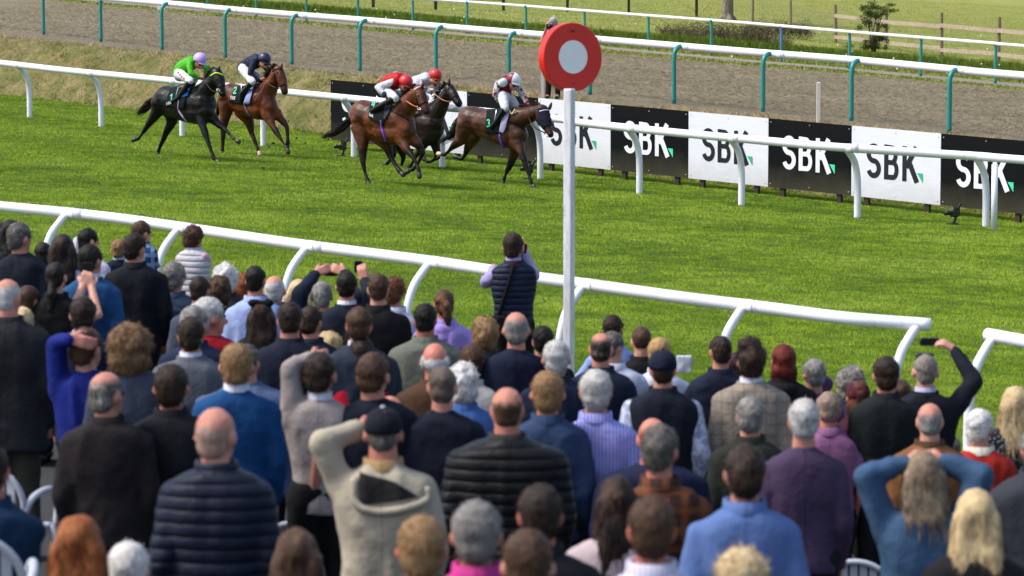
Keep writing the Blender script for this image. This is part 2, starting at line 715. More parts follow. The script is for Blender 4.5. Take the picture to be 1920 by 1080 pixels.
me = strip("meadow", lambda x: line_y(L_dirt, x) - 0.05, lambda x: 0 * x + 1500.0, mead_z, xm, 260)
tag(link("meadow", me, M_mead.m), kind="structure", label="pale green meadow behind the track")
M_path = NT("path")
v_ = M_path.coord()
M_path.color(M_path.mix(M_path.noise(v_, 4, 6, 0.7), (0.15, 0.125, 0.10), (0.29, 0.24, 0.2)))
M_path.bump(M_path.noise(v_, 20, 4), 0.02, 0.7)
M_path.set(0.95, 0.1)
me = strip("path", lambda x: line_y(L_path0, x), lambda x: line_y(L_path1, x), lambda X, Y, t: zpl(UPPER, X, Y) + 0.006, np.linspace(-40, 30, 120), 6)
tag(link("path", me, M_path.m), kind="structure", label="narrow worn dirt path beside the track")

# ------------------------------------------------------------------ grass blades (stuff)
def blades(name, pts, h, w, lean, tone, mat, label):
    n = len(pts)
    ang = RNG.uniform(0, 2 * math.pi, n)
    wd = np.c_[np.cos(ang), np.sin(ang), np.zeros(n)] * (w * 0.5)[:, None]
    la = RNG.uniform(0, 2 * math.pi, n)
    tip = pts + np.c_[np.cos(la) * lean, np.sin(la) * lean, np.ones(n)] * h[:, None]
    V = np.empty((n, 3, 3), dtype=np.float32)
    V[:, 0] = pts - wd
    V[:, 1] = pts + wd
    V[:, 2] = tip
    me = mesh_np(name, V.reshape(-1, 3), np.arange(n * 3).reshape(n, 3), False)
    at = me.attributes.new("tone", 'FLOAT', 'POINT')
    tt = np.repeat(tone.astype(np.float32), 3)
    at.data.foreach_set("value", tt)
    o = link(name, me, mat)
    tag(o, label=label, cat=None, kind="stuff")
    return o


def sample_depth(n, d0, d1, power=1.0, margin=1.12):
    u = RNG.uniform(0, 1, n)
    d = d0 * (d1 / d0) ** u if power == 1.0 else (d0 ** -1 + u * (d1 ** -1 - d0 ** -1)) ** -1
    x = RNG.uniform(-1, 1, n) * d * 960 / FPX * margin
    return x, d


def build_grass():
    # mown turf
    n = 2300000
    x, y = sample_depth(n, 23.0, 88.0)
    keep = (y < line_y(L_foot, x) + 0.15) & (y > apron_edge(x) - 0.1)
    x, y = x[keep], y[keep]
    n = len(x)
    p = np.c_[x, y, -0.05 * x]
    big = vnoise(np.c_[x * 0.55, y, 0 * x], 1.1, 4)
    med = vnoise(np.c_[x, y, 0 * x], 3.7, 8)
    clump = vnoise(np.c_[x, y, 0 * x], 11.0, 9)
    h = (0.017 + 0.004 * big + 0.007 * med + 0.008 * clump + RNG.uniform(-0.006, 0.008, n)).clip(0.006, 0.06) * (0.6 + y / 80)
    w = RNG.uniform(0.004, 0.009, n) * (0.5 + y / 70)
    streak = vnoise(np.c_[(x * 0.7 + y * 0.7) * 0.5, (y * 0.7 - x * 0.7) * 1.6, 0 * x], 1.0, 17)
    band = np.tanh(2.5 * np.sin((x * 0.70 + y * 0.714) * 2 * math.pi / 5.2))
    fine = vnoise(np.c_[x, y, 0 * x], 5.5, 27)
    tone = (0.52 + 0.13 * big + 0.19 * med + 0.05 * clump + 0.16 * streak + 0.08 * fine + 0.07 * band + RNG.normal(0, 0.03, n)).clip(0, 1)
    m = blade_mat("grass_turf",
                  [(0.05, (0.045, 0.1, 0.008)), (0.32, (0.165, 0.29, 0.018)), (0.6, (0.32, 0.46, 0.038)), (1.0, (0.47, 0.6, 0.09))],
                  [(0.3, (0.8, 0.86, 0.7)), (0.5, (0.97, 0.98, 0.92)), (0.7, (1.0, 0.97, 0.78))], 0.3)
    blades("turf_grass", p, h, w, 0.45, tone, m, "short green grass of the racing turf")
    # bank
    n = 330000
    x, y = sample_depth(n, 56.0, 100.0)
    y0, y1 = line_y(L_foot, x), line_y(L_top, x)
    keep = (y > y0 - 0.3) & (y < y1 + 0.35)
    x, y, y0, y1 = x[keep], y[keep], y0[keep], y1[keep]
    n = len(x)
    z = np.where(y < y1, bank_z(x, np.minimum(y, y1), None), zpl(UPPER, x, y))
    z = np.where(y < y0, -0.05 * x, z)
    a = 0.6 * vnoise(np.c_[x, y * 0.6, 0 * x], 0.55, 12) + 0.6 * vnoise(np.c_[x, y, 0 * x], 1.6, 14)
    b = vnoise(np.c_[x, y, 0 * x], 4.1, 13)
    u = ((y - y0) / (y1 - y0)).clip(0, 1)
    tone = (0.10 + 0.62 * a + 0.32 * b + 0.62 * u + RNG.normal(0, 0.1, n))
    tone = (0.5 + (tone - 0.44) * 1.7).clip(0, 1)
    dens = RNG.uniform(0, 1, n) < (0.75 + 0.5 * b)
    h = RNG.uniform(0.03, 0.11, n) * (1 + 0.9 * b + 0.4 * a).clip(0.2, 3)
    w = RNG.uniform(0.01, 0.022, n)
    tuft = vnoise(np.c_[x * 1.4 + y * 0.5, y * 0.7, 0 * x], 3.0, 44)
    h = h * (1 + 0.8 * tuft).clip(0.3, 2)
    tone = (tone + 0.22 * tuft).clip(0, 1)
    m = blade_mat("grass_bank", [(0.0, (0.055, 0.10, 0.01)), (0.35, (0.15, 0.18, 0.025)), (0.6, (0.38, 0.275, 0.105)), (1.0, (0.62, 0.44, 0.21))],
                  [(0.3, (0.7, 0.7, 0.7)), (0.7, (1, 1, 1))], 0.8)
    p = np.c_[x, y, z]
    blades("bank_grass", p[dens], h[dens], w[dens], 1.3, tone[dens], m, "dry straw coloured grass on the bank")
    # verge: two strips and the long grass behind, then meadow
    n = 420000
    x, y = sample_depth(n, 88.0, 330.0, margin=1.1)
    yd, p0, p1 = line_y(L_dirt, x), line_y(L_path0, x), line_y(L_path1, x)
    keep = (y > yd - 0.25) & ~((y > p0 + 0.1) & (y < p1 - 0.1))
    x, y, yd, p1 = x[keep], y[keep], yd[keep], p1[keep]
    n = len(x)
    z = mead_z(x, y, None)
    dist = y - p1
    b = vnoise(np.c_[x, y, 0 * x], 1.3, 21)
    c = vnoise(np.c_[x * 0.4, y, 0 * x], 0.35, 22)
    tall = np.exp(-((dist - 15) / 8.0) ** 2) * (0.7 + 0.6 * c)
    far = (dist > 27)
    h = (RNG.uniform(0.03, 0.08, n) * (1 - 0.6 * far) + tall * RNG.uniform(0.08, 0.38, n)) * (1 + 0.4 * b)
    w = RNG.uniform(0.018, 0.035, n) * (y / 110)
    tone = (0.46 + 0.12 * b + 0.12 * c - 0.26 * tall + 0.24 * far + RNG.normal(0, 0.07, n)).clip(0, 1)
    m = blade_mat("grass_verge", [(0.0, (0.045, 0.08, 0.01)), (0.35, (0.105, 0.165, 0.02)), (0.6, (0.205, 0.235, 0.045)), (1.0, (0.38, 0.36, 0.12))],
                  [(0.3, (0.72, 0.78, 0.62)), (0.7, (1, 1, 0.95))], 0.22)
    blades("verge_grass", np.c_[x, y, z], h, w, 0.6, tone, m, "rough verge and meadow grass behind the track")
    # dandelion clocks and small white flowers in the verge
    mb = MB()
    for k in range(120):
        px = RNG.uniform(300, 1920)
        yy = RNG.uniform(0, 150)
        q = G(px, yy, UPPER)
        if q[1] < line_y(L_path0, q[0]) or q[1] > 170:
            continue
        mb.ell((q[0], q[1], q[2] + 0.14), (0.035, 0.035, 0.035), nu=6, nv=4)
    o = link("verge_flowers", mb.mesh("verge_flowers"), paint("petal", '#e9e8cf'))
    tag(o, kind="stuff", label="pale dandelion heads in the verge grass")


# ------------------------------------------------------------------ running rails
PERP = np.array([0.70, 0.714, 0.0])          # away from the stand, square to the rails
M_white = paint("white_rail_plastic", '#dcdde3', 0.45, 0.05, 5, grime='#a8a79c')
M_seam = paint("seam_grey", '#55575a', 0.6)
M_green = paint("green_steel_paint", '#1f8078', 0.4, 0.2, 9)
M_blue = paint("blue_steel_paint", '#44719f', 0.4, 0.2, 9)


def smooth_line(pts, n=8):
    pts = np.asarray(pts)
    q = np.concatenate([[2 * pts[0] - pts[1]], pts, [2 * pts[-1] - pts[-2]]])
    out = []
    for i in range(1, len(q) - 2):
        for t in np.linspace(0, 1, n, endpoint=False):
            a, b, c, d = q[i - 1], q[i], q[i + 1], q[i + 2]
            out.append(0.5 * ((2 * b) + (-a + c) * t + (2 * a - 5 * b + 4 * c - d) * t ** 2 + (-a + 3 * b - 3 * c + d) * t ** 3))
    out.append(q[-2])
    return np.array(out)


def rail_fence(name, label, rail_pts, post_pts, r, prof, post_r, side, mpost, zfun, joints=True, mrail=None):
    """prof: list of (offset, z fraction) from rail down to ground; side: sign along PERP"""
    root = empty(name, tuple(map(float, post_pts[0] * [1, 1, 0] + [0, 0, zfun(post_pts[0][0], post_pts[0][1])])))
    base = np.array(root.location)
    tag(root, label, "running rail")
    mrail = mrail or M_white
    ln = smooth_line(rail_pts, 10)
    me = MB().tube(ln - base, r, 16).mesh("rail")
    link("rail", me, mrail, root)
    posts_last = post_pts[-1] if len(post_pts) == 8 else post_pts[0] if len(post_pts) == 2 else None
    for p in post_pts:
        gz = zfun(*(p[:2] + PERP[:2] * side * prof[-1][0]))
        h = p[2] - gz
        pts = [np.array([p[0], p[1], 0]) + PERP * side * o + np.array([0, 0, gz + h * f]) for o, f in prof]
        pts = smooth_line(pts, 5)
        m = mpost(p) if callable(mpost) else mpost
        link("post", MB().tube(pts - base, post_r, 12).mesh("post"), m, root)
        if joints and (p is not posts_last or len(rail_pts) > 20):
            i = int(np.argmin(np.linalg.norm(ln - p, axis=1)))
            i = min(max(i, 1), len(ln) - 2)
            d = ln[i + 1] - ln[i - 1]
            d /= np.linalg.norm(d)
            c = ln[i] + d * joints
            link("seam", MB().tube(np.array([c - d * 0.004, c + d * 0.004]) - base, r * 1.035, 16).mesh("seam"), M_seam, root)
            link("joint_sleeve", MB().tube(np.array([c - d * 0.11, c + d * 0.11]) - base, r * 1.025, 16).mesh("joint_sleeve"), mrail, root)
    return root


zt = lambda x, y: -0.05 * x
zu = lambda x, y: zpl(UPPER, x, y)


def onto(px_line, pl, h, off=0.0):
    """rail points h above the plane"""
    return np.array([G(x, y, pl, h) for x, y in px_line])


def extend(W, a=12.0, b=12.0):
    d0 = (W[0] - W[1]) / np.linalg.norm(W[0] - W[1])
    d1 = (W[-1] - W[-2]) / np.linalg.norm(W[-1] - W[-2])
    d0[2], d1[2] = -0.05 * d0[0], -0.05 * d1[0]
    return np.concatenate([[W[0] + d0 * a], W, [W[-1] + d1 * b]]) if b else np.concatenate([[W[0] + d0 * a], W])


# near rail, left of the gap and right of it
rl = [(0, 387), (127, 399), (240, 412), (338, 426), (480, 447), (578, 461), (812, 491), (1007, 521), (1096, 533), (1280, 558.5), (1440, 578), (1588, 597), (1745, 609)]
PF = [(0.03, 0.975), (0.11, 0.92), (0.24, 0.80), (0.32, 0.62), (0.345, 0.40), (0.345, 0.2), (0.345, -0.02)]
W = extend(onto(rl, TURF, 1.2), 10, 0)
posts = [np.array(G(x, interp(rl, x), TURF, 1.2)) for x in (127, 338, 578, 808, 1096, 1396, 1722)]
posts = [posts[0] + (posts[0] - posts[1])] + posts
rail_fence("running_rail", "long white plastic running rail right in front of the crowd", W, posts, 0.057, PF, 0.042, -1, M_white, zt, joints=0.12)
rr = [(1852, 627.5), (1920, 640)]
W2 = onto(rr, TURF, 1.2)
W2 = np.concatenate([W2, [W2[-1] + (W2[-1] - W2[0]) * 6]])
posts = [np.array(G(1864, 630, TURF, 1.2)), W2[-1] - (W2[-1] - W2[0]) * 0.12]
rail_fence("running_rail", "short end of white rail rising at the right edge beyond the gap", W2, posts, 0.057, PF, 0.042, -1, M_white, zt, joints=0.12)

# far turf rail
fb = [(45, 222), (180, 239), (332, 259), (485, 270), (650, 297), (820, 320), (1005, 338), (1193, 365), (1390, 382), (1607, 405), (1847, 430)]
fr = [(0, 118), (133, 133), (320, 151), (590, 178), (692, 188), (877, 206), (1047, 223), (1078, 229), (1259, 248), (1467, 267), (1584, 277), (1830, 293), (1920, 300)]
FW = extend(onto(fr, TURF, 1.24), 14, 12)
offx = 24
att = [32, 166, 318, 470, 640, 806, 990, 1176, 1368, 1586, 1828]
posts = [np.array(G(x, interp(fr, x), TURF, 1.24)) for x in att]
posts = [posts[0] + (posts[0] - posts[1])] + posts + [posts[-1] + (posts[-1] - posts[-2])]
rail_fence("running_rail", "white plastic running rail on the far side of the turf with hooked white posts", FW, posts, 0.075, PF, 0.062, 1, M_white, zt, joints=0.15)

# green posted rail of the sand track
gr = [(300, 5), (400, 14.5), (540, 26.5), (668, 36.5), (813, 48.5), (957, 60.5), (1100, 72), (1280, 87), (1400, 97), (1606, 113), (1796, 131), (1920, 142)]
GP = [(0.0, 1.0), (-0.13, 0.995), (-0.24, 0.93), (-0.28, 0.82), (-0.28, 0.5), (-0.28, -0.02)]
GW = extend(onto(gr, UPPER, 1.27), 20, 12)
att = [95, 203, 318, 437, 562, 690, 833, 970, 1122, 1280, 1447, 1613, 1797]
posts = [np.array(G(x, interp(gr, x) - (1 if x < 300 else 0), UPPER, 1.27)) for x in att]
posts = posts + [posts[-1] + (posts[-1] - posts[-2])]
rail_fence("track_rail", "white rail on curved green posts along the near edge of the sand track", GW, posts, 0.08, GP, 0.05, 1, M_green, zu, joints=0.16)

# back rail beyond the sand track
br = [(300, -40), (660, -8), (820, 0), (957, 9), (1070, 18), (1187, 27), (1280, 34), (1400, 43), (1563, 57), (1698, 68), (1861, 81), (1920, 86)]
BP = [(0.0, 1.0), (0.04, 0.97), (0.06, 0.9), (0.06, 0.5), (0.06, -0.02)]
BW = extend(onto(br, UPPER, 1.2), 25, 14)
att = [129, 212, 387, 478, 572, 669, 772, 874, 984, 1094, 1214, 1332, 1463, 1591, 1725, 1865]
posts = [np.array(G(x, interp(br, x), UPPER, 1.2)) for x in att]


def back_post(p):
    x = 960 + FPX * p[0] / float(np.dot(p - _C, _F))
    return M_blue if 1440 < x < 1490 else M_green


rail_fence("track_rail", "low white rail on straight green posts along the far edge of the sand track", BW, posts, 0.05, BP, 0.048, 1, back_post, zu, joints=False)

# ------------------------------------------------------------------ advertising boards
def ribbon(pts, w, closed=False):
    """flat stroke outline from a centre line; returns quads strip"""
    pts = np.asarray(pts, float)
    t = np.gradient(pts, axis=0)
    t /= np.linalg.norm(t, axis=1)[:, None] + 1e-9
    n = np.c_[-t[:, 1], t[:, 0]]
    w = np.full(len(pts), w) if np.isscalar(w) else np.asarray(w)
    return pts + n * w[:, None] / 2, pts - n * w[:, None] / 2


def arc(cx, cy, rx, ry, a0, a1, n=14):
    a = np.radians(np.linspace(a0, a1, n))
    return np.c_[cx + rx * np.cos(a), cy + ry * np.sin(a)]


def glyph(ch, u0, v0, w, h, st):
    """list of centre lines in board metres (u right, v up)"""
    a, b = w / 2 - st / 2, h / 4 - st / 4
    cx = u0 + w / 2
    L = []
    if ch == 'S':
        top = arc(cx, v0 + h - st / 2 - b, a, b, 20, 270, 22)
        bot = arc(cx, v0 + st / 2 + b, a, b, 90, -160, 22)
        L.append((np.concatenate([top, bot[1:]]), st))
    elif ch == 'B':
        L.append((np.array([[u0 + st / 2, v0], [u0 + st / 2, v0 + h]]), st))
        for c_, ww in ((v0 + h * 0.75 - st / 4, 0.92), (v0 + h * 0.25 + st / 4, 1.0)):
            r = h * 0.25 - st / 4
            p = np.concatenate([[[u0 + st / 2, c_ + r]], arc(u0 + w * ww - st / 2 - r * 0.62, c_, r * 0.62, r, 90, -90, 12), [[u0 + st / 2, c_ - r]]])
            L.append((p, st * 0.92))
    elif ch == 'K':
        L.append((np.array([[u0 + st / 2, v0], [u0 + st / 2, v0 + h]]), st))
        L.append((np.array([[u0 + st * 0.9, v0 + h * 0.40], [u0 + w - st * 0.5, v0 + h]]), st * 1.05))
        L.append((np.array([[u0 + st * 1.55, v0 + h * 0.56], [u0 + w - st * 0.3, v0]]), st * 1.1))
    elif ch == '1':
        L.append((np.array([[cx, v0], [cx, v0 + h]]), st))
        L.append((np.array([[cx, v0 + h], [u0, v0 + h * 0.75]]), st * 0.8))
    elif ch == '2':
        p = np.concatenate([arc(cx, v0 + h * 0.74, a, h * 0.24, 160, -20, 10), [[u0 + st / 2, v0 + st / 2], [u0 + w, v0 + st / 2]]])
        L.append((p, st))
    elif ch == '3':
        L.append((np.concatenate([arc(cx, v0 + h * 0.73, a, h * 0.22, 160, -80, 10), arc(cx, v0 + h * 0.27, a, h * 0.24, 80, -160, 10)]), st))
    elif ch == '5':
        L.append((np.concatenate([[[u0 + w, v0 + h], [u0 + st, v0 + h], [u0 + st, v0 + h * 0.55]], arc(cx, v0 + h * 0.3, a, h * 0.27, 110, -150, 10)]), st))
    elif ch == '4':
        L.append((np.array([[u0 + w, v0 + h * 0.3], [u0, v0 + h * 0.3], [u0 + w * 0.7, v0 + h], [u0 + w * 0.7, v0]]), st))
    return L


def flat_strokes(mb, lines, fmap, eps=0.0):
    for k, (pts, st) in enumerate(lines):
        A, B = ribbon(pts, st)
        e = eps + k * 0.0006
        V = [fmap(u, v, e) for u, v in A] + [fmap(u, v, e) for u, v in B]
        n = len(A)
        mb.add(V, [(i, i + 1, n + i + 1, n + i) for i in range(n - 1)])


def panel_mat(c, name):
    t = NT(name)
    v = t.coord()
    f = t.noise(t.coord(scale=(0.6, 0.6, 6)), 6, 5, 0.7)
    w = t.new("ShaderNodeTexWave", wave_type='BANDS', bands_direction='Z')
    w.inputs["Scale"].default_value = 28
    w.inputs["Distortion"].default_value = 0.6
    t.l.new(v, w.inputs["Vector"])
    base = t.mix(f, dk(c, 0.85), dk(c, 1.1))
    sp = t.ramp(t.noise(v, 34, 4, 0.75), [(0.66, 0.0), (0.72, 0.7)])
    sep = t.new("ShaderNodeSeparateXYZ"); t.l.new(v, sep.inputs[0])
    low = t.ramp(t.math('ADD', sep.outputs[2], t.math('MULTIPLY', t.noise(v, 3, 5), 0.5)), [(0.35, 0.55), (0.85, 0.0)])
    base = t.mix(sp, base, '#57513f')
    base = t.mix(t.math('MULTIPLY', low, 0.5), base, '#6f6a55')
    t.color(base)
    t.bump(t.math('ADD', t.math('MULTIPLY', w.outputs["Fac"], 0.25), f), 0.004, 0.5)
    return t.set(0.55, 0.12)


M_bw = panel_mat('#d6d8df', "board_white")
M_bk = panel_mat('#06090c', "board_black")
M_ink = paint("ink_black", '#0d1319', 0.45, 0.05)
M_inkw = paint("ink_white", '#dcdee6', 0.45, 0.05)
M_tri = paint("ink_green", '#27a87a', 0.45, 0.05)
M_tri2 = paint("ink_mint", '#3fd19c', 0.45, 0.05)
M_darkwood = paint("dark_wood", '#33261c', 0.85, 0.3, 18)

bbase = [(458, 258), (620, 277), (745, 290), (876, 304), (1009, 318), (1145, 334), (1290, 349), (1440, 366), (1597, 384), (1762, 401), (1935, 421)]
bb = [G(x, y) for x, y in bbase][1:]
# put the boards on one straight line of evenly sized sheets
bx = np.array([p[0] for p in bb]); by = np.array([p[1] for p in bb])
fitc = np.polyfit(bx, by, 1)
col_names = ["black board at the left end of the board line behind a bay horse's tail",
             "white board half hidden behind the two horses running side by side",
             "black board directly behind the leading horse",
             "white board crossed by the winning post",
             "black board first to the right of the winning post",
             "white board second to the right of the winning post",
             "black board third to the right of the winning post",
             "white board fourth to the right of the winning post",
             "black board cut off by the right edge of the picture"]
SCREW = None
for i in range(9):
    x0, x1 = bx[i], bx[i + 1]
    a = np.array([x0, np.polyval(fitc, x0), -0.05 * x0])
    b = np.array([x1, np.polyval(fitc, x1), -0.05 * x1])
    ud = (b - a); Wd = np.linalg.norm(ud); ud = ud / Wd
    nrm = np.array([-0.714, -0.70, 0.0])
    nrm = nrm - ud * np.dot(nrm, ud); nrm /= np.linalg.norm(nrm)
    gap, Hh = 0.165, 1.31
    white = i % 2 == 1
    root = empty("advertising_board", tuple(a))
    tag(root, col_names[i], "advertising board", "advertising boards along the far rail")
    zv = np.array([0, 0, 1.0])

    def fm(u, v, e, ud=ud, nrm=nrm):
        return ud * u + zv * (0.165 + v) + nrm * (0.006 + e)
    mb = MB()
    # slightly bowed sheet, thin box
    n = 7
    rings = []
    for k in range(n):
        u = 0.003 + (Wd - 0.006) * k / (n - 1)
        bow = 0.012 * math.sin(math.pi * k / (n - 1)) * (1 if i % 3 else -1)
        c = ud * u
        rings.append(np.array([c + zv * gap + nrm * (0.004 + bow * 0), c + zv * (gap + Hh) + nrm * 0.004, c + zv * (gap + Hh) - nrm * 0.008, c + zv * gap - nrm * 0.008]))
    mb.loft(rings)
    link("panel", mb.mesh("panel", False), M_bw if white else M_bk, root)
    st = 0.045 * Wd
    lt = MB()
    v0, lh = Hh * 0.282, Hh * 0.495
    for k, (ch, ua, ub) in enumerate((('S', 0.172, 0.338), ('B', 0.372, 0.538), ('K', 0.577, 0.755))):
        flat_strokes(lt, glyph(ch, ua * Wd, v0, (ub - ua) * Wd, lh, st * 1.08), fm, 0.002)
    link("lettering", lt.mesh("lettering", False), M_ink if white else M_inkw, root)
    tr = MB()
    tr.add([fm(0.742 * Wd, Hh * 0.418, 0.005), fm(0.807 * Wd, Hh * 0.418, 0.005), fm(0.807 * Wd, Hh * 0.285, 0.005)], [(0, 1, 2)])
    link("emblem", tr.mesh("emblem", False), M_tri if white else M_tri2, root)
    for u in (0.03, 0.5, 0.97):
        for v in (0.05, 0.95):
            if SCREW is None:
                SCREW = MB().ell((0, 0, 0), (0.012, 0.012, 0.012), nu=6, nv=4).mesh("screw")
                SCREW.materials.append(paint("screw", '#b9bcc0'))
            link("screw", SCREW, None, root, tuple(fm(u * Wd, v * Hh, 0.0)))
    for u in (0.16, 0.84):
        c = ud * u * Wd - nrm * 0.06
        lg = MB().box(c + zv * 0.6, (0.05, 0.035, 0.68), np.array([ud, -nrm, zv]).T)
        link("leg", lg.mesh("leg", False), M_darkwood, root)

# ------------------------------------------------------------------ winning post
wp = G(1066.5, 806)
SW = S_at(wp)
root = empty("winning_post", tuple(wp))
tag(root, "tall white winning post topped by a red disc with a white centre", "winning post")
top_z = float(P(1067, 168, SW)[2] - wp[2])
pole = MB()
pole.box((0, 0, top_z / 2), (0.041, 0.041, top_z / 2 + 0.02), np.array(Matrix.Rotation(rad(-30), 3, 'Z')))
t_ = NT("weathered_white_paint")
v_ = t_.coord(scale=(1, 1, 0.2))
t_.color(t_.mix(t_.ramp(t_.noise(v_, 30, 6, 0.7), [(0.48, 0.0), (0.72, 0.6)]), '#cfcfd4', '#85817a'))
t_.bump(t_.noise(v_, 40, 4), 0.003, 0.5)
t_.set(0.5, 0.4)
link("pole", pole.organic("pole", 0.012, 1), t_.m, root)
dc = P(1069, 107, SW) - wp
rx = 0.31
dn = np.array([0.50, -0.86, 0.04]); dn /= np.linalg.norm(dn)
a_ = np.cross([0, 0, 1], dn); a_ /= np.linalg.norm(a_)
b_ = np.cross(dn, a_)
t = np.linspace(0, 2 * math.pi, 64, endpoint=False)
circ = np.outer(np.cos(t), a_) + np.outer(np.sin(t), b_)
mb = MB()
Rr = 0.305
mb.loft([dc - dn * 0.045 + circ * (Rr - 0.006), dc - dn * 0.039 + circ * Rr, dc + dn * 0.045 + circ * Rr, dc + dn * 0.051 + circ * (Rr - 0.006)])
t_ = NT("glossy_red_paint")
v_ = t_.coord()
t_.color(t_.mix(t_.noise(v_, 5, 5), '#c5120b', '#d81c12'))
t_.bump(t_.noise(v_, 3, 2), 0.004, 0.5)
t_.set(0.38, 0.5)
o = link("disc", mb.mesh("disc", False), t_.m, root)
mb = MB()
mb.loft([dc + dn * 0.0515 + circ * 0.148, dc + dn * 0.055 + circ * 0.1475])
link("white_centre", mb.mesh("white_centre", False), paint("disc_white", '#ece9e8', 0.5, 0.05), root)
mb = MB()
for dz in (0.235, -0.24):
    mb.ell(dc + dn * 0.052 + np.array([0, 0, dz]), (0.014, 0.012, 0.014), nu=8, nv=5)
link("bolt", mb.mesh("bolt"), paint("bolt_dark", '#5c0f0d'), root)
# ------------------------------------------------------------------ horses and jockeys
from mathutils.bvhtree import BVHTree
HEAD = rad(41)


class Frame3:
    """maps survey coordinates (u, v, b) of an enlarged photo crop onto a body heading HEAD towards the stand;
    b = metres off the body's middle plane (positive = the side facing the stand)"""

    def __init__(self, ox, oy, sc, u0, contact):
        self.ox, self.oy, self.sc = ox, oy, sc
        u, v, b = contact
        g = G(ox + u / sc, oy + v / sc)
        d = float(np.dot(g - _C, _F))
        s = FPX / d
        X = (u - u0) / sc / s
        self.u0, self.s = u0, s
        self.D0 = d + X * math.tan(HEAD) + b / math.cos(HEAD)
        m = self.P3(u0, v, 0)
        self.root = np.array([m[0], m[1], -0.05 * m[0]])

    def P3(self, u, v, b=0.0):
        X = (u - self.u0) / self.sc / self.s
        d = self.D0 - X * math.tan(HEAD) - b / math.cos(HEAD)
        return _C + ray(self.ox + u / self.sc, self.oy + v / self.sc) * d

    def L(self, u, v, b=0.0):
        return self.P3(u, v, b) - self.root

    def ch(self, mb, pts, seg=12):
        r = None
        out = []
        b = 0.0
        for p in pts:
            if len(p) > 2 and p[2] is not None: b = p[2]
            if len(p) > 3: r = p[3]
            out.append((self.L(p[0], p[1], b), r))
        mb.chain(out, seg)


def coat_mat(c, points, sheen=0.4):
    t = NT("horse_coat")
    v = t.coord(scale=(1, 1, 1))
    at = t.new("ShaderNodeAttribute", attribute_name="points")
    n = t.noise(v, 3.5, 5, 0.65)
    f = t.noise(v, 40, 3)
    col = t.ramp(n, [(0.36, dk(c, 0.2)), (0.5, dk(c, 0.6)), (0.66, dk(c, 1.1))])
    col = t.mix(t.math('MULTIPLY', f, 0.25), col, dk(c, 0.4))
    col = t.mix(at.outputs["Fac"], col, points)
    t.color(col)
    t.bump(t.math('ADD', n, t.math('MULTIPLY', f, 0.08)), 0.03, 0.6)
    return t.set(sheen, 0.22)


def M_earcoat(c, p):
    return paint('ear_hair' + c, tuple(0.5 * a + 0.5 * b for a, b in zip(srgb(c), srgb(p))), 0.6, 0.2)


M_leather = paint("black_leather", '#0b0908', 0.4, 0.2, 20, spec=0.3)
M_metal = NT("bit_metal")
M_metal.color('#c9c9c9')
M_metal = M_metal.set(0.25, 0.5, 1.0)
M_eye = paint("dark_eye", '#070505', 0.1, 0.0)
M_hoof = paint("hoof_horn", '#2b2724', 0.5, 0.2, 20)
M_strap = paint("purple_strap", '#5b3fae', 0.6, 0.1)


def strands(mb, path, r0, n, r=0.006, seed=0, droop=0.0):
    rg = np.random.default_rng(seed)
    path = np.asarray(path)
    t = np.linspace(0, 1, len(path))
    for _ in range(n):
        o = rg.normal(0, 1, 3)
        o /= np.linalg.norm(o) + 1e-6
        ln = rg.uniform(0.7, 1.08)
        k = np.linspace(0, ln, 7)
        pts = np.stack([np.interp(np.minimum(k, 1), t, path[:, i]) for i in range(3)], 1)
        if ln > 1: pts[-1] += (path[-1] - path[-2]) * (ln - 1) * 2
        spread = np.interp(k, [0, 0.25, 0.8, 1], [0.35, 1.0, 0.9, 0.8])[:, None] * r0 * rg.uniform(0.2, 1)
        pts = pts + o * spread + rg.normal(0, 0.008, pts.shape)
        mb.tube(pts, np.linspace(r * 1.5, r * 0.3, 7), 5)


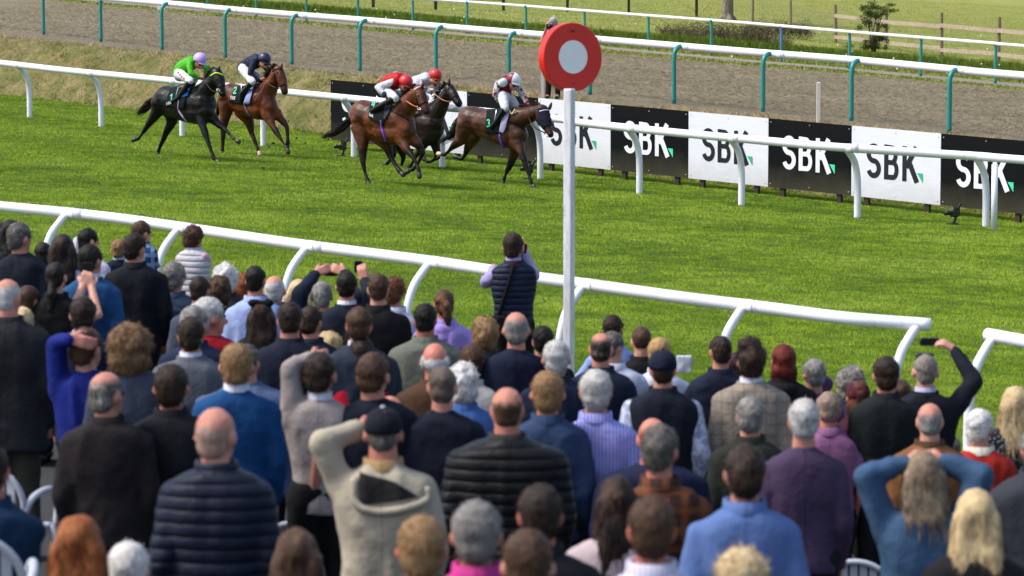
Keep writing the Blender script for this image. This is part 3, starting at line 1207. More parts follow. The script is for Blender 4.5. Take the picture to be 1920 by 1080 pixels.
def horse(label, fr, spec, coat, points, group="racehorses galloping to the finish"):
    mb = MB()
    for c in spec['body']:
        fr.ch(mb, c, 14)
    dark = []
    for leg, b in spec['legs']:
        pts = [(p[0], p[1], (p[2] if len(p) > 2 and p[2] is not None else b), p[3] if len(p) > 3 else None) for p in leg]
        rr = spec.get('rr', [0.19, 0.125, 0.064, 0.04, 0.047, 0.034])
        full = [(p[0], p[1], p[2] * (0.55 if i == 0 else 0.85 if i == 1 else 1), p[3] if p[3] is not None else rr[i]) for i, p in enumerate(pts)]
        fr.ch(mb, full, 12)
        dark.append([fr.L(*q[:3]) for q in full[2:]])
        dark[-1].insert(0, fr.L(*full[1][:3]) * 0.5 + fr.L(*full[2][:3]) * 0.5)
    fr.ch(mb, spec['neck'], 14)
    fr.ch(mb, [(p[0], p[1], p[2], p[3] * 1.2) for p in spec['head']], 12)
    for j in spec.get('jaw', []):
        fr.ch(mb, j, 10)
    me = mb.organic("racehorse", 0.0185, 9, 0.6)
    V, N = get_co(me), get_no(me)
    # muscle relief
    d = vnoise(V * [1, 1, 0.8], 3.6, 31) * 0.014 + (0.5 - np.abs(vnoise(V * [1, 1, .7], 6.0, 33))) * 0.012 + vnoise(V, 14.0, 32) * 0.004
    V = V + N * d[:, None]
    set_co(me, V)
    w = np.zeros(len(V))
    for segs in dark:
        for a, b_ in zip(segs[:-1], segs[1:]):
            ab = b_ - a
            t = np.clip(((V - a) @ ab) / (ab @ ab + 1e-9), 0, 1)
            dist = np.linalg.norm(V - (a + t[:, None] * ab), axis=1)
            w = np.maximum(w, np.clip(1.6 - dist / 0.095, 0, 1))
    mz = fr.L(*spec['muzzle'])
    w = np.maximum(w, np.clip(1.5 - np.linalg.norm(V - mz, axis=1) / 0.09, 0, 1) * 0.9)
    vcol(me, "points", np.repeat(w[:, None], 3, 1))
    o = link("racehorse", me, coat_mat(coat, points), None, tuple(fr.root))
    tag(o, label, "horse", group)
    bv = BVHTree.FromPolygons([Vector(v) for v in V], [tuple(p.vertices) for p in me.polygons])

    def hit(u, v, lift=0.01):
        r = ray(fr.ox + u / fr.sc, fr.oy + v / fr.sc)
        og = Vector(_C - fr.root)
        loc, nor, _, _ = bv.ray_cast(og, Vector(r).normalized())
        if loc is None: return None
        if nor.dot(Vector(r)) > 0: nor = -nor
        return np.array(loc + nor * lift), np.array(nor)

    def strap(name, pts, r, mat, lift=0.006, n=14, near=None):
        q = smooth_line(np.array([[a, b, 0] for a, b in pts], float), n)[:, :2]
        hp = [hit(a, b, lift) for a, b in q]
        hp = [h[0] for h in hp if h is not None]
        if len(hp) < 3: return
        # drop jumps in depth
        out = [hp[0]]
        for h in hp[1:]:
            if np.linalg.norm(h - out[-1]) < 0.25: out.append(h)
        out = [out[0]] + [(out[i - 1] + out[i] * 2 + out[i + 1]) / 4 for i in range(1, len(out) - 1)] + [out[-1]]
        if len(out) > 2:
            link(name, MB().tube(out, r, 7).mesh(name), mat, o)

    def patch(name, quad, mat, lift=0.016, nu=16, nv=14, thick=0.012):
        """cloth on the visible flank; quad: 4 corners (u,v) tl,tr,br,bl"""
        q = np.array(quad, float)
        Vv, idx = [], -np.ones((nv, nu), int)
        for j in range(nv):
            for i in range(nu):
                a, b_ = i / (nu - 1), j / (nv - 1)
                p = (q[0] * (1 - a) + q[1] * a) * (1 - b_) + (q[3] * (1 - a) + q[2] * a) * b_
                h = hit(p[0], p[1], lift)
                if h is not None:
                    idx[j, i] = len(Vv)
                    Vv.append(h[0])
        F = [(idx[j, i], idx[j, i + 1], idx[j + 1, i + 1], idx[j + 1, i]) for j in range(nv - 1) for i in range(nu - 1)
             if min(idx[j, i], idx[j, i + 1], idx[j + 1, i + 1], idx[j + 1, i]) >= 0]
        F = [f for f in F if max(np.linalg.norm(Vv[f[k]] - Vv[f[k - 1]]) for k in range(4)) < 0.2]
        if not F: return None
        c = link(name, mesh_np(name, np.array(Vv), F), mat, o)
        sm = c.modifiers.new("s", 'SOLIDIFY'); sm.thickness = thick; sm.offset = 0
        return c

    def strokes(name, lines, org, ux, vx, mat, parent, lift=0.028):
        """flat writing laid on the cloth; org/ux/vx in crop coordinates"""
        m = MB()
        for pts, st in lines:
            A, B = ribbon(smooth2(pts), st)
            Va, Vb = [], []
            for p, q in zip(A, B):
                h1 = hit(org[0] + p[0] * ux[0] + p[1] * vx[0], org[1] + p[0] * ux[1] + p[1] * vx[1], lift)
                h2 = hit(org[0] + q[0] * ux[0] + q[1] * vx[0], org[1] + q[0] * ux[1] + q[1] * vx[1], lift)
                if h1 is None or h2 is None: continue
                Va.append(h1[0]); Vb.append(h2[0])
            k = len(Va)
            if k > 1:
                m.add(Va + Vb, [(i, i + 1, k + i + 1, k + i) for i in range(k - 1)])
        if m.n:
            link(name, m.mesh(name, False), mat, parent)

    for e in spec['ears']:
        a, b_ = fr.L(*e[0]), fr.L(*e[1])
        a = a - np.array([0, 0, 0.03])
        b_ = b_ + (b_ - a) * 0.12
        link("ear", MB().tube([a, a * .55 + b_ * .45, a * .2 + b_ * .8, b_], [0.03, 0.034, 0.022, 0.004], 9).mesh("ear"), M_earcoat(coat, points), o)
    # eyes and nostril
    for (u, v) in spec['eye']:
        h = hit(u, v, 0.0)
        if h is not None:
            link("eye", MB().ell(h[0], (0.02, 0.02, 0.02), nu=8, nv=6).mesh("eye"), M_eye, o)
    for (u, v) in spec.get('nostril', []):
        h = hit(u, v, 0.0)
        if h is not None:
            link("nostril", MB().ell(h[0], (0.016, 0.016, 0.02), nu=8, nv=6).mesh("nostril"), M_eye, o)
    # hooves
    for leg, b in spec['legs']:
        p, q = leg[-1], leg[-2]
        bb_ = p[2] if len(p) > 2 and p[2] is not None else b
        a = fr.L(p[0], p[1], bb_); c = fr.L(q[0], q[1], bb_)
        d = (a - c) / (np.linalg.norm(a - c) + 1e-9)
        m = paint("hoof_pale", '#b9a58c', 0.5) if p[:2] in spec.get('pale', []) else M_hoof
        link("hoof", MB().cap(a - d * 0.02, 0.042, a + d * 0.035, 0.05, 12).mesh("hoof"), m, o)
    # tail
    if 'tail' in spec:
        tm = MB()
        path = smooth_line([fr.L(*p) for p in spec['tail']], 5)
        tm.tube(path, np.interp(np.linspace(0, 1, len(path)), [0, 0.3, 0.7, 1], [0.035, 0.05, 0.045, 0.01]), 8)
        strands(tm, path, spec.get('tail_r', 0.09), 90, 0.007, 5)
        link("tail", tm.mesh("tail"), hairmat('#14110f', '#2b241f'), o)
    # mane along the crest
    mm = MB()
    rg = np.random.default_rng(3)
    crest = smooth_line([fr.L(*p) for p in spec['mane']], 8)
    for i in range(len(crest) * 4):
        c = crest[i % len(crest)]
        o1 = rg.normal(0, 0.012, 3)
        dn_ = np.array([rg.uniform(-0.12, -0.02), rg.uniform(-0.05, 0.03), rg.uniform(-0.09, 0.05)])
        mm.tube([c + o1, c + o1 + dn_ * 0.5 + [0, 0, 0.02], c + o1 + dn_], [0.012, 0.009, 0.002], 5)
    link("mane", mm.mesh("mane"), hairmat('#14110f', '#2b241f'), o)
    return o, hit, strap, patch, strokes


def smooth2(p):
    p = np.asarray(p, float)
    out = []
    for a, b in zip(p[:-1], p[1:]):
        k = max(1, int(np.linalg.norm(b - a) / 0.15))
        for t in range(k):
            out.append(a + (b - a) * t / k)
    out.append(p[-1])
    return np.array(out)


def number(ch, w=1.0, h=1.5, st=0.28):
    return glyph(ch, 0, 0, w, h, st)


# ---- jockeys
def jockey(label, fr, sp, horse_obj=None):
    o_root = fr.root
    body = MB()
    # continuous figure
    fr.ch(body, sp['torso'], 12)
    hx, hy = sp['face']
    hc = fr.L(hx, hy, 0)
    body.ell(hc, (0.078, 0.085, 0.105))
    body.ell(hc + np.array([0.035, -0.04, -0.055]), (0.045, 0.05, 0.05))
    body.cap(hc + np.array([0.075, -0.06, 0.0]), 0.012, hc + np.array([0.085, -0.075, -0.03]), 0.014, 8)
    t2 = sp['torso'][-1]
    body.cap(fr.L(t2[0], t2[1], 0), 0.07, hc - np.array([0.02, -0.02, 0.05]), 0.055)
    for arm, b in sp['arms']:
        pts = [(p[0], p[1], p[2] if len(p) > 2 else b, r) for p, r in zip(arm, (0.055, 0.045, 0.036, 0.034))]
        fr.ch(body, pts, 10)
    for leg in sp['legs']:
        fr.ch(body, [(p[0], p[1], p[2], r) for p, r in zip(leg, (0.08, 0.048, 0.036, 0.03))], 10)
    # hands: palm, four curled fingers, thumb
    for arm, b in sp['arms']:
        p = arm[-1]
        w = arm[-2]
        a = fr.L(p[0], p[1], p[2] if len(p) > 2 else b)
        c = fr.L(w[0], w[1], w[2] if len(w) > 2 else b)
        d = (a - c) / (np.linalg.norm(a - c) + 1e-9)
        sd_ = np.cross(d, [0, 0, 1]); sd_ /= np.linalg.norm(sd_) + 1e-9
        up_ = np.cross(sd_, d)
        body.cap(a - d * 0.03, 0.03, a + d * 0.03, 0.03)
        for k in range(4):
            base = a + d * 0.05 + up_ * (0.03 - 0.02 * k)
            body.cap(base, 0.011, base + d * 0.03 - sd_ * 0.012, 0.010, 8)
            body.cap(base + d * 0.03 - sd_ * 0.012, 0.010, base + d * 0.015 - sd_ * 0.04, 0.009, 8)
        body.cap(a + up_ * 0.02, 0.012, a + up_ * 0.04 + d * 0.045 - sd_ * 0.02, 0.010, 8)
    me = body.organic("person", 0.014, 3, 0.5)
    o = link("person", me, skinmat('#b97f68'), None, tuple(o_root))
    tag(o, label, "jockey", "jockeys crouching over their horses")
    # silks
    mb = MB()
    T = [(p[0], p[1], 0, p[3] + 0.018) for p in sp['torso']]
    fr.ch(mb, T, 14)
    sh = sp['shoulders']
    mb.cap(fr.L(*sh[0]), 0.078, fr.L(*sh[1]), 0.078)
    me = folds(wrinkle(mb.organic("silks_jacket", 0.014, 3, 0.5), 0.008, 9, 3), 0.014, 5, 9.0)
    link("silks_jacket", me, sp['silk'], o)
    for arm, b in sp['arms']:
        m2 = MB()
        pts = [(p[0], p[1], p[2] if len(p) > 2 else b, r) for p, r in zip(arm[:3], (0.068, 0.058, 0.046))]
        fr.ch(m2, pts, 12)
        me = wrinkle(m2.organic("sleeve", 0.014, 3, 0.5), 0.01, 12, 4)
        link("sleeve", me, sp.get('sleeve', sp['silk']), o)
        m3 = MB()
        p, q = fr.L(pts[2][0], pts[2][1], pts[2][2]), fr.L(pts[1][0], pts[1][1], pts[1][2])
        d = (p - q) / np.linalg.norm(p - q)
        m3.cap(p - d * 0.01, 0.05, p + d * 0.02, 0.047)
        link("cuff", m3.mesh("cuff"), sp.get('cuff', sp['silk']), o)
    m2 = MB()
    h0 = sp['torso'][0]
    m2.cap(fr.L(h0[0], h0[1] + 8, 0.06), 0.13, fr.L(h0[0], h0[1] + 8, -0.06), 0.13)
    for leg in sp['legs']:
        fr.ch(m2, [(p[0], p[1], p[2], r) for p, r in zip(leg[:2], (0.115, 0.076))], 12)
    link("breeches", wrinkle(m2.organic("breeches", 0.016, 3, 0.5), 0.008, 12, 6), sp.get('breech', fabric('#dfe0ea')), o)
    for leg in sp['legs']:
        m3 = MB()
        fr.ch(m3, [(p[0], p[1], p[2], r) for p, r in zip(leg[1:], (0.066, 0.052, 0.042))], 12)
        link("boot", m3.organic("boot", 0.014, 2, 0.5), M_leather, o)
        a = fr.L(*leg[2])
        st = MB()
        f = fr.L(*leg[3])
        st.tube([a + [0, 0, 0.22], (a + f) / 2 + [0, 0, 0.05], (a + f) / 2 + [0, 0, -0.03], (a + f) / 2 + [0.02, -0.02, 0.05]], 0.008, 6)
        link("stirrup_iron", st.mesh("stirrup_iron"), M_metal, o)
    # helmet with peak
    cx, cy, r = sp['helmet']
    c = fr.L(cx, cy, 0)
    rr = r
    rings = []
    F2 = np.array([math.cos(HEAD), -math.sin(HEAD), -0.35]); F2 /= np.linalg.norm(F2)
    S2 = np.cross(F2, [0, 0, 1]); S2 /= np.linalg.norm(S2)
    U2 = np.cross(S2, F2)
    t = np.linspace(0, 2 * math.pi, 28, endpoint=False)
    for q in np.linspace(-0.35, 1.5, 12):
        rings.append(c + (np.outer(np.cos(t), F2) * 1.12 + np.outer(np.sin(t), S2)) * rr * math.cos(q) + U2 * rr * math.sin(q))
    hm = MB().loft(rings)
    me = hm.mesh("helmet")
    hel = link("helmet", me, sp['cap'], o)
    if 'cap2' in sp:
        me.materials.append(sp['cap2'])
        for pl in me.polygons:
            cc = np.array(pl.center) - c
            a = math.atan2(cc @ S2, cc @ F2)
            pl.material_index = int((a + 10 * math.pi) / (math.pi / 2) + 0.35) % 2
    # peak
    k = np.linspace(-1.0, 1.0, 9)
    A = [c + (F2 * math.cos(a) * 1.14 + S2 * math.sin(a) * 1.02) * rr * 0.95 - U2 * rr * 0.28 for a in k]
    B = [c + (F2 * (math.cos(a) * 1.14 + 0.38 * math.cos(a * 1.4)) + S2 * math.sin(a) * 1.02) * rr * 0.95 - U2 * rr * 0.45 for a in k]
    Vp = A + B + [a - U2 * 0.01 for a in A] + [b - U2 * 0.01 for b in B]
    n = 9
    Fp = [(i, i + 1, n + i + 1, n + i) for i in range(n - 1)] + [(2 * n + i, 3 * n + i, 3 * n + i + 1, 2 * n + i + 1) for i in range(n - 1)] + [(n + i, n + i + 1, 3 * n + i + 1, 3 * n + i) for i in range(n - 1)]
    link("peak", MB().add(Vp, Fp).mesh("peak"), sp.get('peak', sp['cap']), hel)
    gm = MB()
    gc = hc + F2 * 0.07 + np.array([0, 0, 0.012])
    gm.tube([gc + S2 * x + F2 * (0.018 - abs(x) * 0.28) for x in np.linspace(-0.075, 0.075, 7)], 0.026, 10)
    link("goggles", gm.mesh("goggles"), paint("goggle_black", '#0a0a0c', 0.12), hel)
    return o


def tube_between(o, name, fr, pts, r, mat):
    q = smooth_line([fr.L(*p) for p in pts], 6)
    link(name, MB().tube(q, r, 6).mesh(name), mat, o)


ZA = (240, 70, 4.153)
ZB = (590, 110, 4.32)
ZC = (800, 110, 4.154)
RF = [0.135, 0.082, 0.052, 0.031, 0.043, 0.033]


def leg4(pts, rr):
    return [(p[0], p[1], p[2] if len(p) > 2 else None, r) for p, r in zip(pts, rr)]


RH = [0.185, 0.115, 0.058, 0.034, 0.045, 0.036]

# 1: black horse, green silks
f1 = Frame3(*ZA, 430, (700, 972, 0.14))
s1 = dict(
    body=[[(300, 476, 0, .26), (400, 495, 0, .275), (500, 508, 0, .29), (590, 520, 0, .26)],
          [(330, 530, 0, .21), (450, 572, 0, .235), (560, 588, 0, .24)],
          [(575, 500, 0, .22), (600, 575, .02, .2), (590, 620, .04, .16)], [(245, 505, .1, .18), (290, 500, -.1, .18)],
          [(530, 425, 0, .13), (470, 430, 0, .12)]],
    legs=[(leg4([(255, 525), (212, 600), (152, 688), (98, 768), (78, 790), (50, 797)], RH), .13),
          (leg4([(335, 575), (348, 650), (288, 765), (247, 858), (236, 890), (232, 912)], RH), -.13),
          (leg4([(565, 600), (585, 690), (622, 805), (650, 890), (668, 937), (698, 968)], RF), .14),
          (leg4([(635, 610), (690, 665), (752, 712), (800, 765), (822, 788), (852, 806)], RF), -.14)],
    neck=[(560, 480, 0, .24), (615, 405, 0, .19), (660, 330, 0, .14), (685, 280, 0, .11)],
    head=[(688, 282, 0, .105), (712, 335, .02, .095), (730, 400, .03, .066), (738, 440, .03, .056)],
    jaw=[[(672, 330, 0, .075), (705, 370, .02, .06)]], muzzle=(740, 448, .03),
    ears=[((700, 255, .05), (712, 226, .05)), ((668, 258, -.05), (662, 232, -.05))],
    eye=[(690, 325)], nostril=[(733, 438)],
    tail=[(215, 470, 0), (165, 515, 0), (120, 560, 0), (75, 600, 0)], tail_r=0.1,
    mane=[(570, 395, 0), (610, 330, 0), (640, 275, 0), (690, 245, 0)])
h1, hit, strap, patch, strokes = horse("black racehorse leftmost of the five, under a jockey in bright green", f1, s1, '#1b1617', '#0a0809')
M_cloth = fabric('#0e1417')
c = patch("saddle_cloth", [(330, 405), (470, 370), (440, 560), (290, 530)], M_cloth)
link_white = fabric('#e8e8f0')
M_num = paint("number_green", '#2fbf86', 0.6, 0.05)
strokes("number", number('1'), (330, 495), (28, -4), (4, -30), M_num, c or h1)
strokes("sponsor_lettering", glyph('S', 0, 0, .6, 1, .2) + glyph('B', .75, 0, .6, 1, .2) + glyph('K', 1.5, 0, .6, 1, .2), (303, 528), (20, -6), (4, -22), link_white, c or h1)
patch("pad", [(470, 380), (500, 375), (470, 460), (420, 470)], fabric('#2f6fd0'), 0.03, 8, 8)
strap("girth", [(400, 480), (395, 560), (430, 620), (460, 655)], 0.02, paint("girth_lilac", '#a08fb5', 0.6))
strap("browband", [(645, 300), (680, 280), (715, 285), (738, 298)], 0.016, paint("browband_lime", '#b8e02a', 0.5))
strap("noseband", [(700, 392), (725, 372), (750, 375)], 0.013, M_leather)
strap("cheek_strap", [(655, 300), (680, 360), (700, 415)], 0.010, M_leather)
strap("breast_girth", [(480, 440), (560, 480), (640, 500), (680, 470)], 0.012, M_leather)
tube_between(h1, "rein", f1, [(715, 425, .1), (655, 415, .16), (600, 345, .14), (570, 315, .12)], 0.011, M_leather)
tube_between(h1, "bit_ring", f1, [(700, 420, .11), (690, 405, .11), (705, 400, .11), (718, 425, .11)], 0.009, M_metal)
j1 = jockey("person in bright green silks and lilac helmet riding the black horse", f1, dict(
    torso=[(405, 285, 0, .13), (432, 238, 0, .145), (490, 200, 0, .13)], face=(560, 205),
    shoulders=[(478, 205, .15), (530, 192, -.15)],
    arms=[([(478, 210, .18), (490, 282, .25), (545, 308, .13), (568, 312, .1)], .2),
          ([(535, 195, -.18), (618, 235, -.24), (605, 290, -.14), (590, 305, -.1)], -.2)],
    legs=[[(400, 285, .13), (488, 338, .28), (395, 468, .31), (345, 500, .31)], [(415, 290, -.13), (520, 330, -.28), (450, 450, -.31), (410, 480, -.31)]],
    silk=fabric('#4fb81d', rough=0.5), cap=paint("lilac_helmet", '#b49ae0', 0.4), helmet=(562, 168, .128),
    breech=fabric('#e4e2ee')))
# whip
tube_between(j1, "whip", f1, [(575, 315, .12), (480, 345, .3), (350, 393, .36)], 0.009, M_leather)

# 2: bay, navy silks
f2 = Frame3(*ZA, 930, (736, 903, 0.13))
s2 = dict(
    body=[[(805, 440, 0, .23), (880, 468, 0, .255), (970, 485, 0, .27), (1060, 490, 0, .25)],
          [(840, 495, 0, .2), (930, 535, 0, .225), (1040, 560, 0, .23)],
          [(1075, 480, 0, .21), (1100, 545, .02, .19), (1095, 600, .04, .15)], [(762, 470, .1, .17), (810, 470, -.1, .17)],
          [(1020, 400, 0, .12), (960, 400, 0, .12)]],
    legs=[(leg4([(772, 520), (757, 620), (742, 735), (738, 830), (737, 872), (736, 900)], RH), .13),
          (leg4([(895, 575), (940, 650), (962, 740), (1000, 840), (1013, 872), (1024, 902)], RH), -.13),
          (leg4([(1085, 600), (1120, 675), (1180, 775), (1222, 838), (1235, 862), (1243, 882)], RF), .14),
          (leg4([(1150, 595), (1195, 642), (1236, 690), (1246, 780), (1245, 820), (1240, 848)], RF), -.14)],
    neck=[(1070, 455, 0, .22), (1110, 375, 0, .17), (1148, 300, 0, .125), (1165, 258, 0, .1)],
    head=[(1170, 262, 0, .1), (1195, 320, .02, .088), (1212, 385, .03, .062), (1220, 425, .03, .053)],
    jaw=[[(1158, 310, 0, .07), (1190, 350, .02, .058)]], muzzle=(1222, 435, .03),
    ears=[((1190, 235, .05), (1198, 205, .05)), ((1140, 240, -.05), (1132, 212, -.05))],
    eye=[(1165, 275)], nostril=[(1212, 425)],
    tail=[(745, 430, 0), (720, 480, 0), (700, 560, 0), (690, 620, 0)], tail_r=0.05,
    mane=[(1050, 360, 0), (1085, 300, 0), (1115, 250, 0), (1160, 215, 0)],
    pale=[(1024, 902)])
h2, hit, strap, patch, strokes = horse("bright bay racehorse second from the left, under a jockey in navy", f2, s2, '#70381a', '#24130e')
c = patch("saddle_cloth", [(830, 400), (960, 350), (930, 530), (790, 505)], M_cloth)
strokes("number", number('2'), (822, 445), (28, -2), (3, -32), M_num, c or h2)
strokes("sponsor_lettering", glyph('S', 0, 0, .6, 1, .2) + glyph('B', .75, 0, .6, 1, .2) + glyph('K', 1.5, 0, .6, 1, .2), (803, 480), (18, 3), (4, -24), link_white, c or h2)
patch("pad", [(960, 380), (990, 370), (950, 520), (905, 515)], fabric('#9db1de'), 0.03, 8, 10)
strap("girth", [(905, 520), (925, 570), (950, 610)], 0.02, paint("girth_grey", '#6b5f7c', 0.6))
strap("browband", [(1125, 265), (1155, 245), (1195, 248)], 0.013, M_leather)
strap("noseband", [(1180, 385), (1205, 365), (1228, 372)], 0.013, M_leather)
strap("cheek_strap", [(1140, 280), (1150, 340), (1170, 395)], 0.010, M_leather)
tube_between(h2, "rein", f2, [(1190, 405, .1), (1130, 385, .16), (1080, 355, .14), (1045, 330, .12)], 0.011, M_leather)
tube_between(h2, "martingale_strap", f2, [(1060, 350, .2), (1000, 450, .29), (935, 535, .3)], 0.009, M_leather)
j2 = jockey("person in plain navy silks and navy helmet riding the bright bay horse", f2, dict(
    torso=[(905, 240, 0, .125), (940, 215, 0, .145), (1000, 185, 0, .13)], face=(1066, 205),
    shoulders=[(978, 195, .15), (1030, 185, -.15)],
    arms=[([(975, 200, .18), (952, 292, .25), (1015, 332, .14), (1040, 328, .1)], .2),
          ([(1035, 190, -.18), (1095, 255, -.22), (1075, 310, -.14), (1062, 322, -.1)], -.2)],
    legs=[[(900, 248, .13), (968, 348, .28), (885, 440, .31), (878, 495, .31)], [(915, 250, -.13), (1010, 300, -.28), (940, 420, -.31), (900, 470, -.31)]],
    silk=fabric('#17213f', rough=0.55), cap=paint("navy_helmet", '#161d3d', 0.4), helmet=(1063, 165, .128)))

# 4: dark brown horse behind (built before 3 only in the script)
f4 = Frame3(*ZB, 850, (980, 905, 0))
s4 = dict(
    body=[[(700, 480, 0, .25), (780, 500, 0, .27), (880, 515, 0, .275), (955, 530, 0, .255)],
          [(760, 555, 0, .21), (880, 595, 0, .23), (940, 600, 0, .22)],
          [(950, 510, 0, .22), (962, 590, .0, .2), (945, 640, .0, .16)], [(655, 520, .1, .17), (700, 520, -.1, .17)]],
    legs=[(leg4([(650, 570), (625, 680), (640, 780), (605, 830), (590, 845), (575, 855)], RH), .13),
          (leg4([(720, 600), (700, 720), (720, 800), (702, 870), (697, 895), (690, 920)], RH), -.13),
          (leg4([(905, 640), (862, 730), (826, 782), (782, 858), (760, 882), (740, 903)], RF), .14),
          (leg4([(965, 640), (982, 720), (1000, 798), (940, 836), (915, 832), (888, 812)], RF), -.14)],
    neck=[(955, 480, 0, .23), (1008, 395, 0, .18), (1055, 310, 0, .13), (1082, 252, 0, .105)],
    head=[(1088, 245, 0, .1), (1118, 288, .02, .09), (1152, 342, .04, .064), (1168, 366, .04, .055)],
    jaw=[[(1075, 290, 0, .07), (1110, 325, .02, .058)]], muzzle=(1172, 372, .04),
    ears=[((1088, 205, .05), (1090, 162, .05)), ((1055, 215, -.05), (1042, 180, -.05))],
    eye=[(1080, 245)], nostril=[(1160, 345)],
    tail=[(640, 480, 0), (600, 540, 0), (570, 600, 0)], tail_r=0.05,
    mane=[(960, 380, 0), (1000, 300, 0), (1030, 245, 0), (1075, 200, 0)])
h4, hit, strap, patch, strokes = horse("dark brown racehorse half hidden behind the bay, its head showing beyond it", f4, s4, '#2b1f1a', '#0e0b0a')
strap("browband", [(1040, 225), (1070, 202), (1112, 198)], 0.015, paint("browband_pink", '#d9b9c2', 0.5))
strap("noseband", [(1100, 330), (1135, 300), (1160, 305)], 0.013, M_leather)
strap("cheek_strap", [(1048, 240), (1075, 300), (1100, 345)], 0.010, M_leather)
tube_between(h4, "rein", f4, [(1105, 350, .1), (1050, 340, .16), (1000, 310, .14), (960, 270, .12)], 0.012, paint("rein_tan", '#9a5632', 0.5))
strap("breast_girth", [(940, 500), (990, 520), (1045, 500)], 0.012, M_leather)
j4 = jockey("person in pale silks with a black sleeve and red helmet on the half hidden horse", f4, dict(
    torso=[(790, 245, 0, .125), (835, 200, 0, .145), (905, 165, 0, .13)], face=(982, 168),
    shoulders=[(885, 178, .15), (935, 165, -.15)],
    arms=[([(880, 182, .18), (868, 225, .24), (920, 262, .14), (940, 265, .1)], .2),
          ([(940, 165, -.18), (1000, 215, -.22), (975, 262, -.14), (960, 270, -.1)], -.2)],
    legs=[[(790, 250, .13), (860, 330, .28), (790, 440, .31), (760, 480, .31)], [(810, 250, -.13), (900, 320, -.28), (830, 430, -.31), (800, 460, -.31)]],
    silk=fabric('#cfd2e2', rough=0.6), sleeve=fabric('#5c1420', 'mottle', '#c9ccdc'), cap=paint("red_helmet", '#c01a22', 0.4), helmet=(978, 132, .125)))

# 3: bay, red silks
f3 = Frame3(*ZB, 580, (440, 1012, 0.13))
s3 = dict(
    body=[[(398, 448, 0, .265), (480, 475, 0, .275), (580, 492, 0, .295), (685, 505, 0, .28)],
          [(450, 530, 0, .2), (570, 578, 0, .245), (690, 590, 0, .25)],
          [(705, 490, 0, .23), (742, 585, .02, .2), (725, 640, .04, .165)], [(362, 490, .1, .175), (410, 490, -.1, .175)],
          [(660, 415, 0, .12), (600, 420, 0, .12)]],
    legs=[(leg4([(372, 555), (390, 690), (392, 830), (410, 930), (425, 978), (438, 1008)], RH), .13),
          (leg4([(500, 600), (588, 705), (612, 790), (665, 878), (686, 908), (708, 930)], RH), -.13),
          (leg4([(705, 650), (742, 725), (792, 788), (830, 862), (843, 905), (847, 938)], RF), .14),
          (leg4([(795, 655), (845, 710), (874, 762), (832, 858, -.1), (795, 898, -.1), (752, 915, -.1)], RF), -.14)],
    neck=[(700, 455, 0, .24), (750, 380, 0, .195), (798, 310, 0, .145), (830, 268, 0, .115)],
    head=[(842, 262, 0, .108), (864, 322, .03, .098), (893, 388, .05, .066), (906, 425, .05, .058)],
    jaw=[[(820, 320, 0, .08), (860, 370, .03, .062)]], muzzle=(908, 436, .05),
    ears=[((868, 222, .05), (880, 192, .05)), ((812, 232, -.05), (800, 212, -.05))],
    eye=[(838, 300)], nostril=[(900, 425)],
    tail=[(318, 465, 0), (240, 535, 0), (150, 600, 0), (65, 640, 0)], tail_r=0.085,
    mane=[(690, 350, 0), (735, 290, 0), (770, 250, 0), (835, 218, 0)])
h3, hit, strap, patch, strokes = horse("bay racehorse with flowing black tail, under a jockey in red", f3, s3, '#6a391c', '#170f0c')
c = patch("saddle_cloth", [(450, 370), (600, 350), (560, 545), (440, 480)], M_cloth)
strokes("number", number('4'), (462, 400), (30, -4), (2, -32), M_num, c or h3)
strokes("sponsor_lettering", glyph('S', 0, 0, .6, 1, .2) + glyph('B', .75, 0, .6, 1, .2) + glyph('K', 1.5, 0, .6, 1, .2), (448, 462), (16, 8), (2, -24), link_white, c or h3)
patch("pad", [(600, 370), (650, 360), (580, 500), (555, 490)], fabric('#3a3d48'), 0.03, 8, 10)
strap("girth", [(540, 500), (545, 560), (565, 620), (580, 665)], 0.024, M_strap)
strap("browband", [(808, 255), (845, 232), (880, 232), (905, 242)], 0.016, paint("browband_white", '#d8b8bb', 0.5))
strap("noseband", [(845, 385), (880, 355), (915, 355)], 0.014, M_leather)
strap("cheek_strap", [(810, 270), (825, 330), (842, 385)], 0.010, M_leather)
strap("breast_girth", [(620, 420), (700, 460), (760, 500)], 0.012, M_leather)
tube_between(h3, "rein", f3, [(845, 400, .12), (790, 375, .17), (730, 340, .15), (640, 330, .14)], 0.013, paint("rein_orange", '#b5532c', 0.5))
tube_between(h3, "bit_ring", f3, [(832, 385, .12), (838, 410, .12), (862, 412, .12), (850, 395, .12)], 0.010, M_metal)
j3 = jockey("person in red silks with white sleeves and red helmet riding the bay", f3, dict(
    torso=[(562, 240, 0, .125), (605, 200, 0, .15), (672, 172, 0, .13)], face=(730, 222),
    shoulders=[(640, 190, .15), (700, 175, -.15)],
    arms=[([(628, 190, .18), (512, 232, .3), (566, 288, .3), (580, 312, .28)], .2),
          ([(700, 185, -.18), (722, 258, -.2), (762, 268, -.12), (780, 268, -.1)], -.2)],
    legs=[[(560, 250, .13), (652, 320, .28), (505, 398, .31), (458, 428, .31)], [(585, 255, -.13), (690, 290, -.28), (600, 400, -.31), (560, 430, -.31)]],
    silk=fabric('#b8141a', rough=0.5), sleeve=fabric('#dcdde6'), cap=paint("red_helmet", '#c01a22', 0.4), helmet=(738, 185, .125), cuff=fabric('#2c2f45')))
mbp = MB()
q = [f3.L(630 + 60 * k / 6, 128 + 6 * abs(k - 3) / 3 * 2, 0.0) for k in range(7)]
mbp.tube(q, 0.06, 10)
link("white_yoke", mbp.organic("white_yoke", 0.014, 2), fabric('#e4e5ec'), j3)
